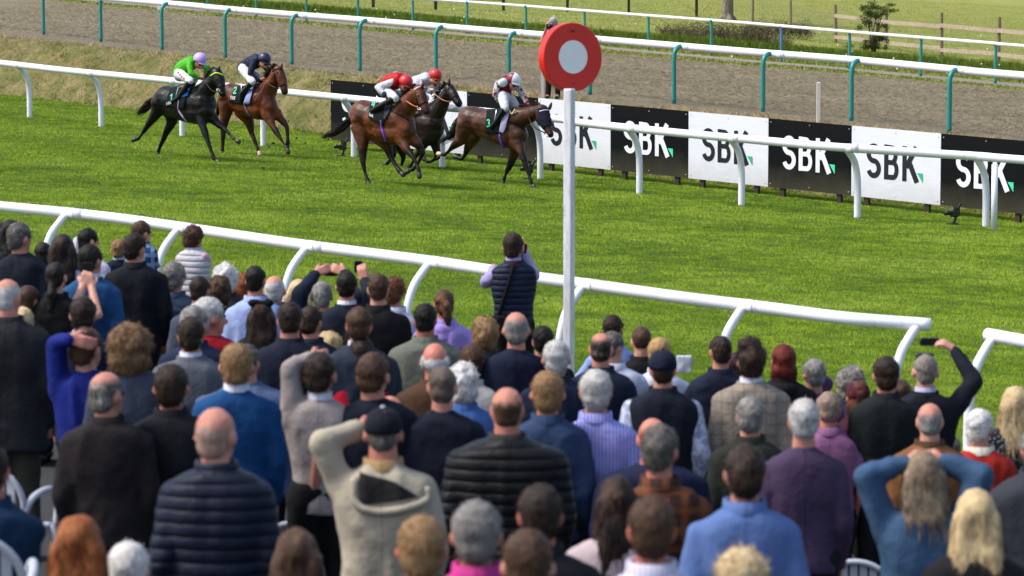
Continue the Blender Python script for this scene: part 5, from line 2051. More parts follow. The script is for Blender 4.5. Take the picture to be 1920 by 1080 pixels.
o_, q_ = pe(363, 423, 33, 'wavy', 'brown', 'gilet', '#cfcdd3', "little girl in a white quilted gilet with pink sleeves lifted above the crowd", s=210, k=.78, hy=-40, yaw=-30, kind='quilt', sleeve='#d6a9bd', stature=0.95, r=[(383, 482, -.05), (388, 512, .02)], tr='#12131c')
link("hair_tie", MB().ell(q_['Z'](0, -0.01, 0.125), (0.025, 0.022, 0.014)).mesh("hair_tie"), fabric('#b0487e'), o_)
pe(327, 493, 38, 'wavy', 'grey', 'jacket', '#3a4a63', "grey curly haired man in a slate blue jacket below the girl in white", s=236, hy=-30, hc2='#9a8f82')
pe(424, 497, 40, 'curly', 'white', 'coat', '#2a2a30', "fluffy white haired woman close to the rail", s=222, hy=-30)
pe(375, 517, 37, 'short', 'dark', 'jacket', '#454c5e', "dark haired man in a grey blue jacket with pale collar", s=246, collar='#b9bdd0', hy=-15)
pe(411, 521, 38, 'curly', 'brown', 'coat', '#30302f', "brown curly haired woman beside the white haired woman", s=240, hc2='#86633f')
pe(457, 513, 30, 'wavy', 'ginger', 'coat', '#60616c', "ginger haired person half hidden left of the pale blue shirt", s=215)
pe(479, 498, 38, 'short', 'black', 'shirt', '#9fb1e0', "dark haired man in a pale blue shirt near the rail", s=250, hy=-12, bw=1.02)
pe(515, 515, 41, 'thin', 'silver', 'jacket', '#4b515e', "balding white haired man in a grey jacket next to a rail post", s=228, hy=-10)
o_, q_ = pe(490, 562, 42, 'long', 'dark', 'jacket', '#0b0b0e', "woman in black with long dark hair and a big black bow", s=262, hl=.42, hc2='#4a2e22')
bw_ = MB()
for sx in (-1, 1):
    bw_.ell(q_['Z'](sx * 0.05, -0.06, 0.105), (0.05, 0.02, 0.035))
bw_.ell(q_['Z'](0, -0.06, 0.1), (0.018, 0.022, 0.022))
link("hair_bow", wrinkle(bw_.organic("hair_bow", 0.011, 2), 0.006, 30, 3), fabric('#08080a'), o_)
pe(560, 523, 40, 'long', 'pale', 'coat', '#4a4450', "blonde woman mostly hidden behind the man filming with both hands", s=226, hl=.3)
pe(603, 527, 38, 'short', 'grey', 'suit_jacket', '#101a31', "grey haired man in navy holding a phone up in both hands", s=248, fine=True,
   l=[(562, 552, -.02), (592, 513, .22)], r=[(668, 556, .0), (646, 512, .24)], hd_l=(.8, .2, .35), hd_r=(-.8, .2, .35), curl=.9, hy=5)
phone(621, 511, 248, .27, 27, 14, "black phone held sideways in two hands by the grey haired man")
pe(650, 508, 37, 'short', 'black', 'suit_jacket', '#0f1829', "dark haired man in a navy suit raising one arm with a phone", s=258, collar=W_SH, fine=True,
   r=[(696, 556, .1), (683, 527, .3)], hd_r=(-.2, .2, 1), hy=-4, bw=1.05)
phone(672, 500, 258, .34, 16, 23, "dark blue phone held upright by the dark haired man in navy", col='#26324e')
pe(709, 512, 39, 'short', 'brown', 'jacket', '#0d0e11', "brown haired man in a black jacket right of the phone holders", s=262, hc2='#5b4330', skin='#cf9a86')
pe(740, 521, 32, 'wavy', 'auburn', 'shirt', '#c5cbe0', "auburn haired youth in a white shirt behind the man in black", s=238, hy=-20, hc2='#8c5a38')
pe(832, 542, 38, 'pony', 'brown', 'hoodie', '#a78fd8', "woman with a ginger brown ponytail in a lilac hoodie", s=242, hips=1, pose='hips', hc2='#9a5f33', hy=10)
# man in gilet at the rail
o_, q_ = pe(963, 435, 38, 'short', 'dark', 'gilet', '#161f38', "man in a navy quilted gilet with lilac sleeves standing alone against the rail", s=214, kind='quilt', sleeve='#a9a0d0', hy=-16, yaw=4, bw=.97, fine=True,
   l=[(912, 528, .12), (926, 506, .36)], r=[(1000, 516, .12), (981, 474, .12)], hd_r=(-.25, .1, 1), collar='#b3a6d6', col2='#3d1626', tr='#0b0c12', skin='#c8937b', hc2='#4a3527')
drape(o_, 'gilet', [(0.0, q_['H'] - 0.27), (-0.05, q_['H'] - 0.45), (-0.13, q_['H'] - 0.7), (-0.18, q_['H'] - 0.85)], 0.017, name='bag_strap', mat=fabric('#0a0a0d'))
bg_ = MB().box(q_['L0'](925, 612, -.12), (0.11, 0.06, 0.09))
link("shoulder_bag", wrinkle(bg_.organic("shoulder_bag", 0.016, 3), 0.006, 14, 2), fabric('#0b0b0e'), o_)
phone(985, 468, 214, .08, 5, 22, "dark phone pressed to the ear of the man in the quilted gilet", tilt=10)
# --- second band, middle
pe(910, 597, 43, 'curly', 'sandy', 'coat', '#2b2c33', "light brown curly haired woman below the man in the gilet", s=262, hc2='#a58a66')
pe(968, 583, 50, 'thin', 'grey', 'jumper', '#101a33', "balding grey haired man in a navy jumper just left of the winning post", s=290, bw=1.02, hc2='#b5b0ab')
pe(1018, 610, 40, 'short', 'black', 'jacket', '#10121a', "black haired man tucked behind the balding man by the winning post", s=252)
pe(1150, 590, 38, 'short', 'dark', 'shirt', '#8fa5dc', "dark haired man in a light blue shirt right of the winning post", s=236, hy=-20, yaw=20, pose='lean')
pe(1203, 611, 40, 'fade', 'brown', 'jacket', '#0c0c0f', "man with short faded brown hair in a black jacket", s=246, skin='#cf9d84', pose='lean')
pe(1150, 621, 38, 'short', 'darkgrey', 'shirt', '#c9cde0', "man with glasses in a white shirt behind the thinning grey head", s=262, hy=-45, bw=1.1, pose='lean')
pe(1127, 622, 45, 'thin', 'dark', 'jacket', '#111c30', "man with thinning dark hair in a navy jacket with a pale patch", s=288, hc2='#8b8781', hy=-5)
pe(1237, 632, 42, 'short', 'blond', 'shirt', '#d2d5e6', "blond man in a white shirt behind the navy flat cap", s=258, hy=-15, pose='lean', hc2='#c9a878')
pe(1243, 655, 52, 'crop', 'dark', 'gilet', '#0d1424', "man in a navy flat cap and navy gilet over pale patterned sleeves", s=312, cap='#101830', sleeve=('#8f98b4', 'mottle', '#c9cfe2'), bw=1.05)
pe(1351, 629, 41, 'short', 'dark', 'suit_jacket', '#10182e', "dark haired man in a navy suit leaning towards the rail", s=272, pose='lean', bw=1.0, yaw=10, hc2='#51453a')
pe(1381, 660, 32, 'bob', 'dark', 'coat', '#4c1636', "woman in a magenta coat half hidden behind the navy suit", s=245, cap='#5d1c44')
pe(1409, 641, 52, 'quiff', 'dark', 'suit_jacket', '#7a6f63', "man with high curly dark hair in a beige tweed jacket", s=310, kind='tweed', c2='#a59a8b', collar=W_SH, hc2='#553d2a', bw=1.03)
pe(1470, 645, 46, 'bob', 'red', 'coat', '#0d0d11', "woman with dyed red bobbed hair in a black coat", s=270, hc2='#8a3220', hood=1)
pe(1526, 672, 41, 'short', 'grey', 'jumper', '#5c3763', "grey haired man in a plum jumper raising a camera to his eye", s=268, yaw=25, hy=20, l=[(1548, 720, .1), (1537, 708, .2)])
pe(1596, 690, 46, 'curly', 'grey', 'coat', '#1e2a4a', "woman with fair greying curls in a blue coat near the gap", s=262, hc2='#c7b08e')
pe(1610, 714, 36, 'bob', 'auburn', 'coat', '#3a0f1c', "person in a maroon hat in front of the greying curls", s=285, cap='#4d1424')
pe(1662, 668, 50, 'short', 'dark', 'jacket', '#131b1c', "dark haired man in a bottle green jacket left of the man filming one handed", s=296, bw=1.0, hc2='#54392a')
pe(1689, 712, 33, 'short', 'brown', 'coat', '#2a2a2e', "brown haired person glimpsed between the green jacket and the filming man", s=268)
o_, q_ = pe(1736, 663, 47, 'crop', '#7f766e', 'suit_jacket', '#0d1220', "bald shaven man in a dark suit holding a phone high with his right hand", s=292, collar='#b8b6d8', fine=True, skin='#c9998a', bw=1.03,
   r=[(1826, 716, .1), (1790, 656, .25)], hd_r=(-.55, .05, .35), hn_r=(-.6, .5, -.6), curl=.9)
sg = MB()
for sx in (-1, 1):
    sg.ell(q_['Z'](sx * 0.035, 0.055, 0.105), (0.03, 0.018, 0.016))
sg.cap(q_['Z'](-0.02, 0.06, 0.112), 0.006, q_['Z'](0.02, 0.06, 0.112), 0.006)
link("sunglasses", sg.organic("sunglasses", 0.006, 1), paint("goggle_black", '#0a0a0c', 0.12), o_)
phone(1743, 641, 292, .28, 38, 15, "black phone held sideways above the bald man in a dark suit")
pe(1905, 724, 50, 'long', 'pale', 'coat', '#15171d', "blonde woman in a black dotted coat at the right edge", s=292, hl=.33, kind='dots', c2='#8d92a0', hc2='#d9c49c', bw=1.05)
pe(1554, 733, 48, 'crop', '#8f7a6c', 'polo_shirt', '#8e5f86', "shaven headed man in a mauve polo shirt", s=296, skin='#c38a78', short=.6, bw=1.0)
pe(1508, 748, 58, 'short', 'silver', 'jumper', '#463652', "white haired man in a thick purple fleece", s=372, bw=0.98, hc2='#e6e4e2')
pe(1407, 743, 53, 'short', 'grey', 'coat', '#23261f', "grey haired man in an olive green coat in front of the tweed jacket", s=326, hc2='#bdb8b4', bw=1.0)
pe(1744, 753, 51, 'thinner', 'grey', 'jacket', '#7a4f2b', "bald man with grey sides in a tan suede jacket", s=322, skin='#cf9d86', col2='#4d3422', bw=1.0)
pe(1656, 768, 44, 'fade', 'black', 'shirt', '#c9c6bc', "young man with a black fade in a cream patterned shirt", s=290, kind='mottle', c2='#7f7a70', skin='#a8765a', tr='#0d0d10')
pe(1838, 766, 49, 'short', 'white', 'coat', '#a5261a', "white haired woman in an orange red coat with pale fleece collar", s=312, col2='#d8cfc0', hy=-25, bw=.97)
pe(1781, 816, 34, 'short', 'darkgrey', 'coat', '#3c3a3e', "grey haired person mostly hidden behind the blonde in denim", s=270)
o_, q_ = pe(1733, 847, 66, 'long', '#7d6c58', 'jacket', '#3b5878', "woman in a blue denim jacket with both hands behind her head", s=415, hl=.27, hc2='#b5a283', fine=True, bw=.96,
   l=[(1622, 893, .0), (1700, 868, .05)], r=[(1838, 893, .0), (1772, 868, .05)], hd_l=(1, -.25, .1), hd_r=(-1, -.25, .1))
pe(1752, 894, 60, 'short', 'black', 'jacket', '#121f35', "dark haired man in navy in front of the woman in denim", s=405, hy=-25, hc2='#3b2a26', skin='#bf8a70', bw=1.0)
pe(1831, 918, 70, 'long', 'pale', 'jacket', '#101114', "woman with long straight blonde hair over a black jacket", s=470, hl=.36, hc2='#e8d29c', bw=.95)
pe(1945, 800, 60, 'short', 'grey', 'coat', '#33373f', "person in a grey coat cut off by the right edge", s=372, bw=1.05)
# --- middle block
pe(1117, 693, 60, 'short', 'silver', 'shirt', '#7f80d6', "white haired man in a lilac pinstriped shirt", s=352, kind='stripe', c2='#b9bdf0', hc2='#d9d5d0', skin='#c2897a')
pe(951, 723, 64, 'thinner', 'brown', 'puffer_jacket', '#101115', "broad balding man in a black quilted jacket", s=395, bw=1.3, kind='quilt', skin='#b9806a', col2='#2f2f2d', hc2='#6e5a4a')
pe(1027, 695, 62, 'short', 'sandy', 'jacket', '#2c3f60', "sandy haired man in a blue denim jacket", s=356, skin='#c78b78', hc2='#9a7850', bw=.95)
pe(1043, 637, 51, 'short', 'silver', 'jacket', '#141e38', "silver haired man in a navy jacket directly left of the winning post", s=292, hc2='#e0dedc', skin='#c08473')
pe(829, 685, 57, 'crop', '#5d5048', 'jumper', '#0f1526', "man with a close shaven head in a navy jumper", s=346, bw=1.02, hc2='#8b7c72', skin='#c48f7c')
pe(815, 641, 52, 'ringed', 'silver', 'coat', '#4a3320', "bald man with white side hair in a brown coat", s=306, skin='#c77c69', lean=.03, bw=1.08)
pe(868, 685, 50, 'curly', 'white', 'coat', '#3c5f99', "white haired woman in blue hidden behind the shaven head", s=312)
o_, q_ = pe(884, 645, 47, 'bun', 'brown', 'jacket', '#c6c3bf', "brown haired woman in a cream jacket with a dark shoulder strap", s=290, bw=.95, hc2='#6d4a34')
drape(o_, 'jacket', [(-0.10, q_['H'] - 0.30), (-0.12, q_['H'] - 0.36), (-0.02, q_['H'] - 0.5), (0.1, q_['H'] - 0.75)], 0.012, name='strap', mat=fabric('#14161f'))
pe(797, 568, 43, 'short', 'black', 'suit_jacket', '#656a5f', "black haired man in a sage green suit jacket", s=278, bw=1.1, skin='#a86f52')
pe(720, 612, 46, 'bob', 'auburn', 'coat', '#3a3238', "woman with smooth chestnut bobbed hair", s=255, hc2='#5d4030')
pe(759, 617, 37, 'short', 'dark', 'coat', '#23242b', "small dark haired person left of the sage green suit", s=235)
pe(673, 575, 49, 'short', 'brown', 'suit_jacket', '#27303f', "brown haired man in a charcoal suit with a white collar", s=300, collar=W_SH, hc2='#6d5642', bw=1.05)
pe(617, 628, 46, 'curly', 'pale', 'coat', '#2b2e3c', "person with blonde highlighted curls low in the crowd", s=262, hc2='#e5d0a5')
pe(543, 566, 47, 'short', 'dark', 'suit_jacket', '#0e172b', "dark brown haired man in a wide navy suit jacket", s=296, bw=1.1, skin='#c28a76', hc2='#523d2e')
pe(583, 573, 42, 'short', 'dark', 'jacket', '#111a2c', "dark haired man behind the right shoulder of the wide navy suit", s=268, hy=-22, skin='#c98f7c', hc2='#544536')
pe(677, 631, 48, 'bun', 'dark', 'jumper', '#b00f2c', "woman with dark brown hair in a crimson jumper", s=300, bw=.92, hc2='#4b2c24')
pe(700, 661, 60, 'short', 'brown', 'tee_shirt', '#0e1426', "brown haired man in a navy T shirt with a bare forearm and watch", s=346, short=.8, bw=1.12, hc2='#6f523a', l=[(600, 860, -.05), (584, 955, .05)], hy=-20, skin='#c08a76', fine=True)
o_, q_ = pe(599, 660, 60, 'short', 'dark', 'jumper', '#a39894', "man in a pale taupe jumper with one arm raised to shade his eyes", s=346, hy=-10, collar='#dcdcea', hc2='#5b4a3c', bw=.92, fine=True,
   l=[(545, 692, .0), (582, 672, .16)], hd_l=(.8, .5, .1), tr='#131316')
pe(462, 645, 40, 'short', 'darkgrey', 'jacket', '#4c5b7d', "grey haired woman with an earring in a slate blue jacket", s=316, bw=1.42, hy=-10)
o_, q_ = pe(443, 643, 62, 'short', 'sandy', 'jumper', '#0b4377', "fair haired man in a bright blue jumper over a white collar", s=352, collar='#dedeee', hc2='#a98a63', bw=1.02, skin='#c58d7c')
pe(357, 594, 50, 'short', 'dark', 'suit_jacket', '#5e626b', "dark haired man in a mid grey suit with a white collar", s=305, collar='#cfd0dd', bw=1.05, hc2='#4e4037')
pe(393, 557, 55, 'short', 'silver', 'jumper', '#a3101f', "silver haired man in a bright red jumper", s=284, hy=-60, hc2='#f2f2f0', skin='#c9816d', bw=1.05)
pe(364, 573, 50, 'short', 'grey', 'jacket', '#1b2340', "grey haired man in navy just left of the red jumper", s=290, hy=-25, hc2='#d6d4d2', bw=1.0)
pe(426, 593, 31, 'bun', 'black', 'coat', '#1c1c22', "dark haired person between the red jumper and the pale blue shirt", s=240)
pe(243, 606, 74, 'bigwavy', 'lbrown', 'suit_jacket', '#3b4353', "person with big wavy light brown hair in a slate suit", s=335, hc2='#9b7c57', bw=1.0, collar='#8fa3c9')
o_, q_ = pe(162, 614, 56, 'short', 'brown', 'jumper', '#12247a', "man in a royal blue jumper with his left hand on the back of his head", s=330, skin='#c98f80', fine=True, hy=-30,
   l=[(104, 645, -.02), (132, 634, -.12)], hd_l=(.9, -.1, -.25), hn_l=(.2, 1, 0), curl=.35, bw=.95)
pe(155, 556, 50, 'short', 'dark', 'suit_jacket', '#131a30', "dark haired man in a navy suit behind the royal blue jumper", s=296, collar='#aebbdd', skin='#c78d78')
pe(200, 695, 64, 'thin', 'darkgrey', 'jacket', '#1e181b', "balding man with grey sides in a very dark brown jacket", s=372, hy=-35, skin='#bd8672', hc2='#c9c7c4', bw=1.02)
pe(320, 682, 64, 'short', 'dark', 'coat', '#0d1119', "dark haired man in a long black navy coat with a pale label at the neck", s=368, hc2='#4b372b', bw=1.0, skin='#b9806a')
pe(405, 761, 80, 'thinner', '#a38578', 'puffer_jacket', '#161d31', "bald man in a navy quilted jacket", s=462, kind='quilt', hy=-20, skin='#cf9a88', bw=1.02)
pe(15, 521, 50, 'thin', 'silver', 'coat', '#202227', "white haired old man in a charcoal coat at the left edge", s=318, hy=-25, bw=1.12, tr='#3a372f', skin='#cf9284')
pe(54, 535, 38, 'short', 'brown', 'coat', '#14151b', "short brown haired person right of the white haired old man", s=256, hy=-30, collar='#b9bdd2')
pe(43, 575, 40, 'bob', 'pale', 'coat', '#2a2b33', "blonde woman low down beside the charcoal coat", s=258)
o_, q_ = pe(105, 491, 38, 'lowpony', 'black', 'jacket', '#0b0b0e', "woman in black with a low ponytail filming with a phone", s=256, hy=-15, fine=True, bw=.93,
   l=[(138, 580, .0), (155, 536, .12)], r=[(182, 590, .0), (172, 540, .12)], hd_l=(.3, .2, .9), hd_r=(-.3, .2, .9), curl=.9, skin='#cf9f88', short=.55)
phone(165, 508, 256, .15, 17, 34, "black phone held upright in front of the blue suit")
pe(730, 740, 60, 'thin', 'lbrown', 'coat', '#4a3c2c', "man in a brown tweed coat hidden behind the dark baseball cap", s=340, kind='tweed', c2='#6b5a45', bw=1.15, hc2='#a08c74')
o_, q_ = pe(718, 764, 68, 'crop', 'darkgrey', 'jacket', '#b3a995', "man in a dark cap and cream jacket with his left arm bent up", s=425, cap='#0f1420', fine=True, bw=1.06, skin='#bd8471', button='#c9ccd8',
   l=[(606, 832, -.02), (672, 806, .10)], hd_l=(.9, .4, .1), col2='#a78a62')
drape(o_, 'jacket', outline=[(-0.10, q_['H'] - 0.27), (0.06, q_['H'] - 0.31), (0.16, q_['H'] - 0.375), (-0.10, q_['H'] - 0.41)], name='dark_yoke', mat=fabric('#211f20'), lift=0.006)
drape(o_, 'jacket', [(-0.12, q_['H'] - 0.27), (-0.115, q_['H'] - 0.40), (0.0, q_['H'] - 0.44), (0.18, q_['H'] - 0.40), (0.2, q_['H'] - 0.34)], 0.02, name='hood_fold', mat=fabric('#b3a995'), lift=0.002)
pe(1224, 781, 60, 'thinner', 'ginger', 'jumper', '#121b3b', "balding ginger man in a navy jumper", s=358, skin='#cf8d74', bw=1.35)
pe(1238, 797, 68, 'short', 'darkgrey', 'shirt', '#3a2320', "grey haired man in a rust and navy patterned shirt", s=432, kind='check', c2='#7a4a2c', hy=-20, skin='#c08471', hc2='#8f8a84', bw=.97)
pe(1397, 834, 78, 'short', 'dark', 'shirt', '#5a74ab', "stout dark haired man in a mid blue short sleeved shirt", s=462, bw=1.02, skin='#c08a76', hc2='#6d564a', short=.85)
pe(1013, 909, 84, 'short', 'dark', 'jacket', '#15171d', "dark haired man with protruding ears at the bottom centre", s=498, skin='#b9745c', hc2='#4d3d33')
pe(893, 940, 92, 'short', 'grey', 'polo_shirt', '#c2398a', "grey haired man in a hot pink shirt", s=520, skin='#b9806c', hc2='#9d968f')
pe(990, 995, 96, 'short', 'brown', 'jacket', '#2b3a4b', "brown haired man at the bottom edge in front of the protruding ears", s=548, hc2='#5d4936')
pe(790, 968, 92, 'short', 'sandy', 'jacket', '#5f5a54', "light brown haired man with red ears at the bottom edge", s=535, skin='#b96f5c', hc2='#a88a66')
pe(556, 992, 80, 'long', 'brown', 'coat', '#3a3432', "woman with long straight brown hair at the bottom edge", s=480, hl=.4, hc2='#86684a')
pe(146, 968, 84, 'long', 'ginger', 'coat', '#5f4a3a', "woman with long golden auburn hair at the bottom left", s=500, hl=.5, hc2='#b5803f', bw=1.1)
pe(240, 1017, 78, 'short', 'white', 'coat', '#3c3a40', "white haired head at the bottom left beside the auburn hair", s=490, hc2='#fffdfa')
pe(1156, 894, 66, 'long', 'dark', 'blouse', '#b9a8ab', "woman with long dark hair falling over a pale pink top", s=440, hl=.5, hx=.1, hc2='#6b4a38', bw=1.0, hy=10)
pe(1222, 932, 90, 'short', 'brown', 'shirt', '#bdb6d6', "brown haired man in a white and lilac striped shirt at the bottom", s=540, kind='stripe', c2='#dcdcea', bw=1.02, skin='#bd7461', hc2='#5a4636')
pe(1390, 1032, 88, 'wavy', 'pale', 'coat', '#6a6668', "pale blonde head at the bottom edge in front of the blue shirt", s=540, hc2='#f0e6cd')
pe(-18, 835, 60, 'short', 'dark', 'jacket', '#112f4e', "person in a teal blue jacket seated at the left edge", s=440, r=[(38, 985, .0), (30, 1020, .1)], skin='#c07a68', bw=1.0)

# labels, badges and small things the photo shows on some of them
# ------------------------------------------------------------------ white plastic garden chairs
M_chair = paint("white_plastic", '#aeb2bb', 0.35, 0.06)


def chair(px, py, s, yaw, label):
    """py: top edge of the backrest in the photograph"""
    T = _C + ray(px, py) * FPX / s
    g = T[2] - 0.82
    root = empty("garden_chair", (T[0], T[1], g))
    root.rotation_euler.z = rad(yaw)
    tag(root, label, "chair", "white plastic garden chairs among the crowd")
    # arched back with slots: rim + vertical slats
    rim = MB()
    a = np.radians(np.linspace(200, -20, 22))
    pts = np.c_[0.235 * np.cos(a), -0.02 - 0.03 * np.sin(a), 0.60 + 0.22 * np.sin(a)]
    rim.tube(pts, 0.017, 8)
    link("back_rim", rim.mesh("back_rim"), M_chair, root)
    for i in range(7):
        x = -0.165 + 0.055 * i
        top = 0.60 + 0.21 * math.sqrt(max(0.05, 1 - (x / 0.235) ** 2))
        m = MB().box((x, -0.03, (top + 0.46) / 2), (0.021, 0.004, (top - 0.44) / 2))
        link("back_slat", m.mesh("back_slat", False), M_chair, root)
    m = MB().box((0, 0.2, 0.43), (0.22, 0.22, 0.012))
    link("seat", m.organic("seat", 0.012, 2), M_chair, root)
    for sx in (-1, 1):
        m = MB().tube(smooth_line([(sx * 0.235, -0.02, 0.55), (sx * 0.27, 0.03, 0.64), (sx * 0.275, 0.25, 0.65), (sx * 0.26, 0.38, 0.58), (sx * 0.24, 0.40, 0.42)], 5), 0.02, 8)
        link("armrest", m.mesh("armrest"), M_chair, root)
        for sy, y0 in ((0, 0.0), (1, 0.38)):
            m = MB().tube([(sx * 0.22, y0, 0.43), (sx * 0.25, y0 + (0.05 if sy else -0.07), 0.0)], [0.022, 0.018], 8)
            link("leg", m.mesh("leg"), M_chair, root)
    return root


chair(-30, 868, 350, -15, "white plastic chair at the left edge below the khaki trousers")
chair(-70, 1000, 480, 10, "white plastic chair in the bottom left corner")
chair(548, 978, 330, 10, "white plastic chair behind the woman with straight brown hair")
chair(1600, 1050, 330, 0, "white plastic chair at the bottom edge near the woman in denim")


c_ = _C + ray(1283, 683) * (FPX / 262)
pm = MB().box((0, 0, 0), (0.052, 0.012, 0.062)).organic("race_programme", 0.01, 1)
wrinkle(pm, 0.006, 14, 3)
tag(link("race_programme", pm, fabric('#dfe3ec'), None, tuple(c_)), "white folded race programme held up left of the leaning navy suit", "programme")
# ------------------------------------------------------------------ photographer by the sand track
def standing_photographer():
    sv = ground_z
    g = G(1024, 186, UPPER)
    s = S_at(g)
    globals()['ground_z'] = lambda x, y: g[2]
    o, q = person(1037, 31, 0.165 * s, 'wavy', 'silver', 'tee_shirt', '#a8817c', "white haired photographer half hidden behind the red disc", s=s, yaw=165, hy=160,
                  tr='#1d1822', short=.6, skin='#bf8a78', group=None, l=[(1034, 74, -.1), (1030, 52, -.2)], r=[(1016, 78, -.05), (1024, 54, -.2)], fine=True)
    globals()['ground_z'] = sv
    c = P(1030, 49, s) + np.array([0, -0.24, 0])
    cr = empty("camera_in_hands", tuple(c))
    tag(cr, "small black camera held up by the white haired photographer", "camera")
    link("body", MB().box((0, 0, 0), (0.07, 0.03, 0.045)).mesh("body", False), paint("camera_black", '#101114', 0.4), cr)
    link("lens", MB().tube([(0, -0.03, 0), (0, -0.1, 0)], 0.032, 14).mesh("lens"), paint("camera_black", '#101114', 0.4), cr)


standing_photographer()


# ------------------------------------------------------------------ remote cameras on the turf
def remote_camera(px, py, label, flip=1, sc=1.0):
    g = G(px, py)
    r = empty("remote_camera", tuple(g))
    tag(r, label, "camera", "remote cameras on floor pods under the far rail")
    m = paint("camera_black", '#101114', 0.4)
    link("floor_plate", MB().box((0, 0, 0.012), (0.09 * sc, 0.07 * sc, 0.012)).mesh("floor_plate", False), m, r)
    link("clamp_arm", MB().chain([((0.02, 0, 0.02), 0.03), ((0.06, 0, 0.14 * sc), 0.025), ((0.10, 0, 0.24 * sc), 0.02)]).organic("clamp_arm", 0.012, 1), m, r)
    link("body", MB().box((0.03, 0, 0.19 * sc), (0.075 * sc, 0.05, 0.055 * sc)).organic("body", 0.012, 1), m, r)
    link("lens", MB().tube([(-0.03, -0.01, 0.2 * sc), (-0.14 * sc, -0.06, 0.21 * sc)], [0.038, 0.045], 12).mesh("lens"), m, r)
    link("viewfinder", MB().box((0.05, 0, 0.27 * sc), (0.03, 0.03, 0.03)).organic("viewfinder", 0.012, 1), m, r)
    link("hot_shoe_unit", MB().cap((0.09, 0, 0.27 * sc), 0.018, (0.13, 0, 0.36 * sc), 0.024).mesh("hot_shoe_unit"), m, r)


remote_camera(1786, 421, "black remote camera on the turf near the right end of the far rail")
remote_camera(640, 293, "black remote camera under the far rail behind the bay's tail")
remote_camera(990, 336, "black remote camera between the leading horse's front legs and the rail")


# ------------------------------------------------------------------ stakes and markers
def stake(px, yb, yt, pl, r, mat, label, kind="stake"):
    g = G(px, yb, pl)
    h = (yb - yt) / S_at(g)
    m = MB().loft([np.array([[-r, -r, -0.1], [r, -r, -0.1], [r, r, -0.1], [-r, r, -0.1]]), np.array([[-r, -r, h - 0.01], [r, -r, h - 0.01], [r, r, h - 0.01], [-r, r, h - 0.01]]),
                   np.array([[-r * .6, -r * .6, h], [r * .6, -r * .6, h], [r * .6, r * .6, h], [-r * .6, r * .6, h]])])
    o = link(kind, m.mesh(kind, False), mat, None, tuple(g))
    tag(o, label, "stake", "pale stakes by the sand track")


M_pale = paint("pale_wood", '#d6cdc0', 0.8, 0.12, 14)
stake(1534, 232, 154, UPPER, 0.035, M_pale, "pale wooden stake rising behind the boards on the right")
stake(1017, 188, 100, UPPER, 0.03, M_pale, "pale wooden stake beside the photographer's legs")
g = G(302, 20, UPPER)
m = MB().box((0, 0, 0.13), (0.16, 0.03, 0.13)).mesh("distance_marker", False)
tag(link("distance_marker", m, M_white, None, tuple(g)), "small white marker board beside the far edge of the track", "marker")
g = G(1848 + 16, 432)
m = MB().tube([(0, 0, -0.05), (0, 0, 1.14)], 0.055, 14)
o = link("support_post", m.mesh("support_post"), M_white, None, tuple(g + np.array([0.0, 0.02, 0])))
tag(o, "extra straight white post standing against the last far rail post", "post")

# ------------------------------------------------------------------ countryside behind the track
M_oldwood = NT("weathered_wood")
v_ = M_oldwood.coord(scale=(3, 3, 1))
M_oldwood.color(M_oldwood.ramp(M_oldwood.noise(v_, 8, 6, 0.75), [(0.3, '#6d5a48'), (0.5, '#a09080'), (0.75, '#cfc4b4')]))
M_oldwood.bump(M_oldwood.noise(v_, 25, 4), 0.02, 0.8)
M_oldwood = M_oldwood.set(0.9, 0.15)
M_post = paint("post_wood", '#7a6758', 0.9, 0.35, 10)


def zplank(mb, a, b, hh=0.055, th=0.02):
    d = (b - a); L = np.linalg.norm(d); d /= L
    n = np.cross(d, [0, 0, 1]); n /= np.linalg.norm(n)
    u = np.cross(n, d)
    mb.box((a + b) / 2, (L / 2, th, hh), np.array([d, n, u]).T)


fl = [(1373, 40), (1411, 44), (1483, 54), (1567, 80), (1660, 92), (1765, 106), (1872, 116), (1985, 132)]
ft = [-40, -4, 1, 9, 19, 24, 32, 40]
root = empty("wooden_fence", tuple(G(1660, 92, UPPER)))
tag(root, "old timber fence with two split rails, dark posts and wire netting on the right", "fence")
base = np.array(root.location)
FP = []
for (px, yb), yt in zip(fl, ft):
    g = G(px, yb, UPPER)
    h = (yb - yt) / S_at(g)
    FP.append((g, h))
    jit = RNG.uniform(-0.02, 0.02, 2)
    m = MB().tube([g - base + [0, 0, -0.1], g - base + [jit[0], 0, h * 0.5], g - base + [jit[0] * 2, jit[1], h]], [0.075, 0.07, 0.062], 7)
    link("post", m.mesh("post", False), M_post, root)
for i in range(3, len(FP) - 1):
    (a, ha), (b, hb) = FP[i], FP[i + 1]
    for f, drop in ((0.70, 0.02), (0.17, -0.03)):
        nn = np.array([-0.05, -0.11, 0])
        m = MB()
        zplank(m, a - base + nn + [0, 0, ha * f + drop * (i % 2)], b - base + nn + [0, 0, hb * f - drop], 0.075, 0.025)
        link("rail", m.mesh("rail", False), M_oldwood, root)
# netting: thin woven wires
net = MB()
for i in range(1, len(FP) - 1):
    (a, ha), (b, hb) = FP[i], FP[i + 1]
    n = int(np.linalg.norm(b - a) / 0.22)
    hh = 1.25
    for k in range(n):
        t0, t1 = k / n, (k + 1) / n
        for r_ in range(6):
            z0, z1 = hh * r_ / 6, hh * (r_ + 1) / 6
            p0 = a + (b - a) * t0; p1 = a + (b - a) * t1
            if k % 2 == r_ % 2:
                q0, q1 = p0 - base + [0, 0.1, z0], p1 - base + [0, 0.1, z1]
            else:
                q0, q1 = p0 - base + [0, 0.1, z1], p1 - base + [0, 0.1, z0]
            net.tube([q0, q1], 0.0016, 3, False)
link("wire_netting", net.mesh("wire_netting", False), paint("galvanised_wire", '#5d625a', 0.6), root)

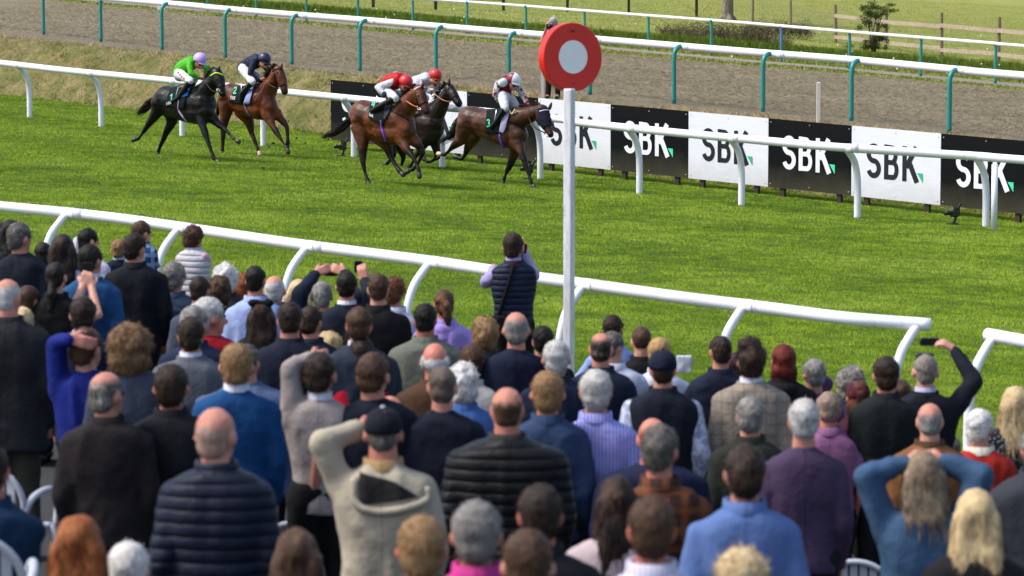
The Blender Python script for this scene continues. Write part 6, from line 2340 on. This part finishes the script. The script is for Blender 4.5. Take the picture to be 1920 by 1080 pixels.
root = empty("paddock_fence", tuple(G(1180, 24, UPPER)))
tag(root, "dark brown post and rail fence crossing the top of the picture", "fence")
base = np.array(root.location)
Q = []
for px, yb in ((700, 14), (817, 18), (944, 20), (1064, 22), (1179, 24), (1306, 31)):
    g = G(px, yb, UPPER); Q.append(g)
    link("post", MB().box(g - base + [0, 0, 0.6], (0.08, 0.06, 0.75)).mesh("post", False), M_darkwood, root)
for a, b in zip(Q[:-1], Q[1:]):
    for z in (1.12, 0.62):
        if z < 1 and a[0] > Q[2][0] - .1: continue
        m = MB(); zplank(m, a - base + [0, -0.09, z], b - base + [0, -0.09, z], 0.075, 0.025)
        link("rail", m.mesh("rail", False), M_darkwood, root)


def leaf_cloud(name, centres, n, size, tone_mat, parent=None, seed=1, base=(0, 0, 0), shell=0.55):
    rg = np.random.default_rng(seed)
    P_, R_ = [], []
    cs = np.array([c[:3] for c in centres]); rs = np.array([c[3:] for c in centres])
    pick = rg.choice(len(cs), n, p=(rs.prod(1) ** 0.66) / (rs.prod(1) ** 0.66).sum())
    d = rg.normal(0, 1, (n, 3)); d /= np.linalg.norm(d, axis=1)[:, None]
    rad_ = rg.uniform(shell, 1.08, n) ** 0.8
    p = cs[pick] + d * rs[pick] * rad_[:, None]
    a = rg.normal(0, 1, (n, 3)); a /= np.linalg.norm(a, axis=1)[:, None]
    b = np.cross(a, rg.normal(0, 1, (n, 3))); b /= np.linalg.norm(b, axis=1)[:, None]
    sz = rg.uniform(0.5, 1.2, n)[:, None] * size
    V = np.stack([p - a * sz * 0.5, p + b * sz * 0.28, p + a * sz * 0.5, p - b * sz * 0.28], 1).reshape(-1, 3)
    me = mesh_np(name, V - np.array(base), np.arange(n * 4).reshape(n, 4), False)
    at = me.attributes.new("tone", 'FLOAT', 'POINT')
    tn = (0.5 + 0.25 * vnoise(p, 2.2, seed) + rg.normal(0, 0.16, n)).clip(0, 1)
    at.data.foreach_set("value", np.repeat(tn.astype(np.float32), 4))
    return link(name, me, tone_mat, parent)


m_leaf = blade_mat("bush_leaves", [(0, (0.02, 0.035, 0.008)), (0.5, (0.06, 0.09, 0.02)), (1, (0.15, 0.2, 0.05))], [(0.3, (0.8, 0.8, 0.8)), (0.7, (1, 1, 1))], 0.35, 0.4)
m_dead = blade_mat("bramble_leaves", [(0, (0.035, 0.03, 0.02)), (0.5, (0.09, 0.08, 0.05)), (1, (0.2, 0.19, 0.11))], [(0.3, (0.8, 0.8, 0.8)), (0.7, (1, 1, 1))], 0.35, 0.4)


def metres(px, yb, yt, pl=UPPER):
    g = G(px, yb, pl)
    return g, (yb - yt) / S_at(g)


# hawthorn bush by the fence
g, h = metres(1638, 98, 2)
root = empty("hawthorn_bush", tuple(g))
tag(root, "ragged green bush growing through the timber fence", "bush")
tr_ = MB()
for k in range(7):
    a = k * 0.9
    tr_.tube(smooth_line([(0.05 * math.cos(a), 0.05 * math.sin(a), -0.05), (0.18 * math.cos(a), 0.18 * math.sin(a), h * 0.4), (0.4 * math.cos(a + .3) + .1, 0.4 * math.sin(a), h * (0.7 + 0.04 * k))], 4), np.linspace(0.05, 0.015, 9), 6)
link("stems", tr_.organic("stems", 0.03, 1), paint("bark", '#3d3227', 0.9, 0.3), root)
rg = np.random.default_rng(12)
cs = []
for k in range(46):
    f = rg.uniform(0.05, 0.97)
    wd_ = 0.95 if f < 0.25 else 0.45 + 0.5 * max(0, f - 0.45)
    cs.append((rg.normal(0, wd_ * 0.6), rg.normal(0, .3), h * f, rg.uniform(.14, .3), rg.uniform(.14, .3), rg.uniform(.08, .2)))
leaf_cloud("foliage", cs, 8500, 0.06, m_leaf, root, 5, shell=0.1)
# bramble heap around the trunk
g, h = metres(1345, 60, 30)
root = empty("bramble_heap", tuple(g))
tag(root, "brown bramble heap spreading at the foot of the tree trunk", "bramble")
cs = []
rg = np.random.default_rng(8)
for k in range(16):
    px = 1245 + k * 15
    yb = 66 + (px - 1245) * 0.09 + rg.uniform(-4, 3)
    q = G(px, yb, UPPER) - g
    hh = 0.5 * (0.5 + 0.6 * math.sin(min(math.pi, (k + 1) / 16 * math.pi)))
    cs.append((q[0], q[1], q[2] + hh * .4, .42, .6, hh))
leaf_cloud("foliage", cs, 16000, 0.06, m_dead, root, 9, shell=0.05)
st = MB()
for k in range(90):
    c = cs[rg.integers(len(cs))]
    a = np.array(c[:3]) + rg.normal(0, 0.25, 3) * [1, 1, 0.2]
    e = rg.normal(0, 0.4, 3); e[2] = abs(e[2]) + 0.1
    st.tube([a, a + e * 0.5 + [0, 0, .1], a + e], 0.008, 3, False)
link("stems", st.mesh("stems"), paint("bramble_stem", '#5b4636', 0.9), root)
# second scrub patch to the right of the trunk
g, h = metres(1440, 70, 34)
root = empty("scrub_patch", tuple(g))
tag(root, "grey brown scrub between the tree trunk and the timber fence", "scrub")
cs = [((G(1400 + k * 14, 66 + k * 1.2, UPPER) - g)[0], (G(1400 + k * 14, 66 + k * 1.2, UPPER) - g)[1], 0.3, .4, .6, .35 + .12 * (k % 3)) for k in range(9)]
leaf_cloud("foliage", cs, 9000, 0.06, m_dead, root, 19, shell=0.05)
# trunk
g, h = metres(1364, 40, -30)
root = empty("tree", tuple(g))
tag(root, "grey tree trunk cut off by the top edge of the picture", "tree")
tk = MB()
s_ = S_at(g); w = 11 / s_
tk.tube(smooth_line([(0, 0, -0.2), (0, 0, 0.25), (-0.02, 0, 1.2), (0.05, 0, 3.0), (0.0, 0, 5.0)], 5), np.interp(np.linspace(0, 1, 21), [0, .1, .3, 1], [w * 1.9, w * 1.25, w, w * .7]), 12)
for a in (0.3, 2.0, 3.6, 5.0):
    tk.cap((math.cos(a) * w * .6, math.sin(a) * w * .6, 0.3), w * .5, (math.cos(a) * w * 1.7, math.sin(a) * w * 1.7, -0.1), w * .35)
    tk.tube([(0, 0, 4.2 + a * .1), (math.cos(a) * 1.0, math.sin(a) * 1.0, 5.6), (math.cos(a) * 1.9, math.sin(a) * 1.9, 6.6)], [w * .5, w * .3, w * .12], 8)
me = tk.organic("trunk", 0.05, 2)
wrinkle(me, 0.03, 5, 3, (1, 1, .25))
t_ = NT("trunk_bark")
v_ = t_.coord(scale=(1, 1, .2))
t_.color(t_.ramp(t_.noise(v_, 12, 6, .7), [(.3, '#3f372d'), (.55, '#837a6b'), (.8, '#b5ac9b')]))
t_.bump(t_.noise(v_, 14, 5), 0.05, 1)
link("trunk", me, t_.set(.9, .1), root)
leaf_cloud("crown", [(math.cos(a) * 1.6, math.sin(a) * 1.6, 7 + a * .2, 1.5, 1.5, 1.1) for a in (0.3, 1.3, 2.3, 3.6, 5.0)] + [(0, 0, 8.2, 1.8, 1.8, 1.4)], 12000, 0.14, m_leaf, root, 4, shell=.2)

# clods of turf thrown up by the hooves
for i, (px, py, s_, r) in enumerate(((512, 268, 90, .035), (505, 275, 90, .025), (573, 268, 91, .02), (290, 253, 88, .02), (270, 222, 88, .016), (615, 262, 95, .02), (492, 316, 92, .05), (455, 262, 88, .022), (448, 270, 88, .014), (556, 259, 92, .02), (606, 250, 95, .018), (596, 268, 95, .012), (283, 262, 87, .016), (820, 296, 98, .016), (838, 312, 99, .02))):
    c = P(px, py, s_)
    gz = -0.05 * c[0]
    if i == 6:
        c = G(px, py)
    m = MB().ell((0, 0, 0), (r, r * .8, r * .7)).mesh("turf_clod")
    wrinkle(m, r * .4, 40, i)
    o = link("turf_clod", m, paint("clod_soil", '#3a3a1c', 0.95, .4, 30), None, tuple(c))
    tag(o, "small dark clod of turf thrown up by the horses' hooves", "clod", "turf clods kicked up behind the horses")

build_grass()
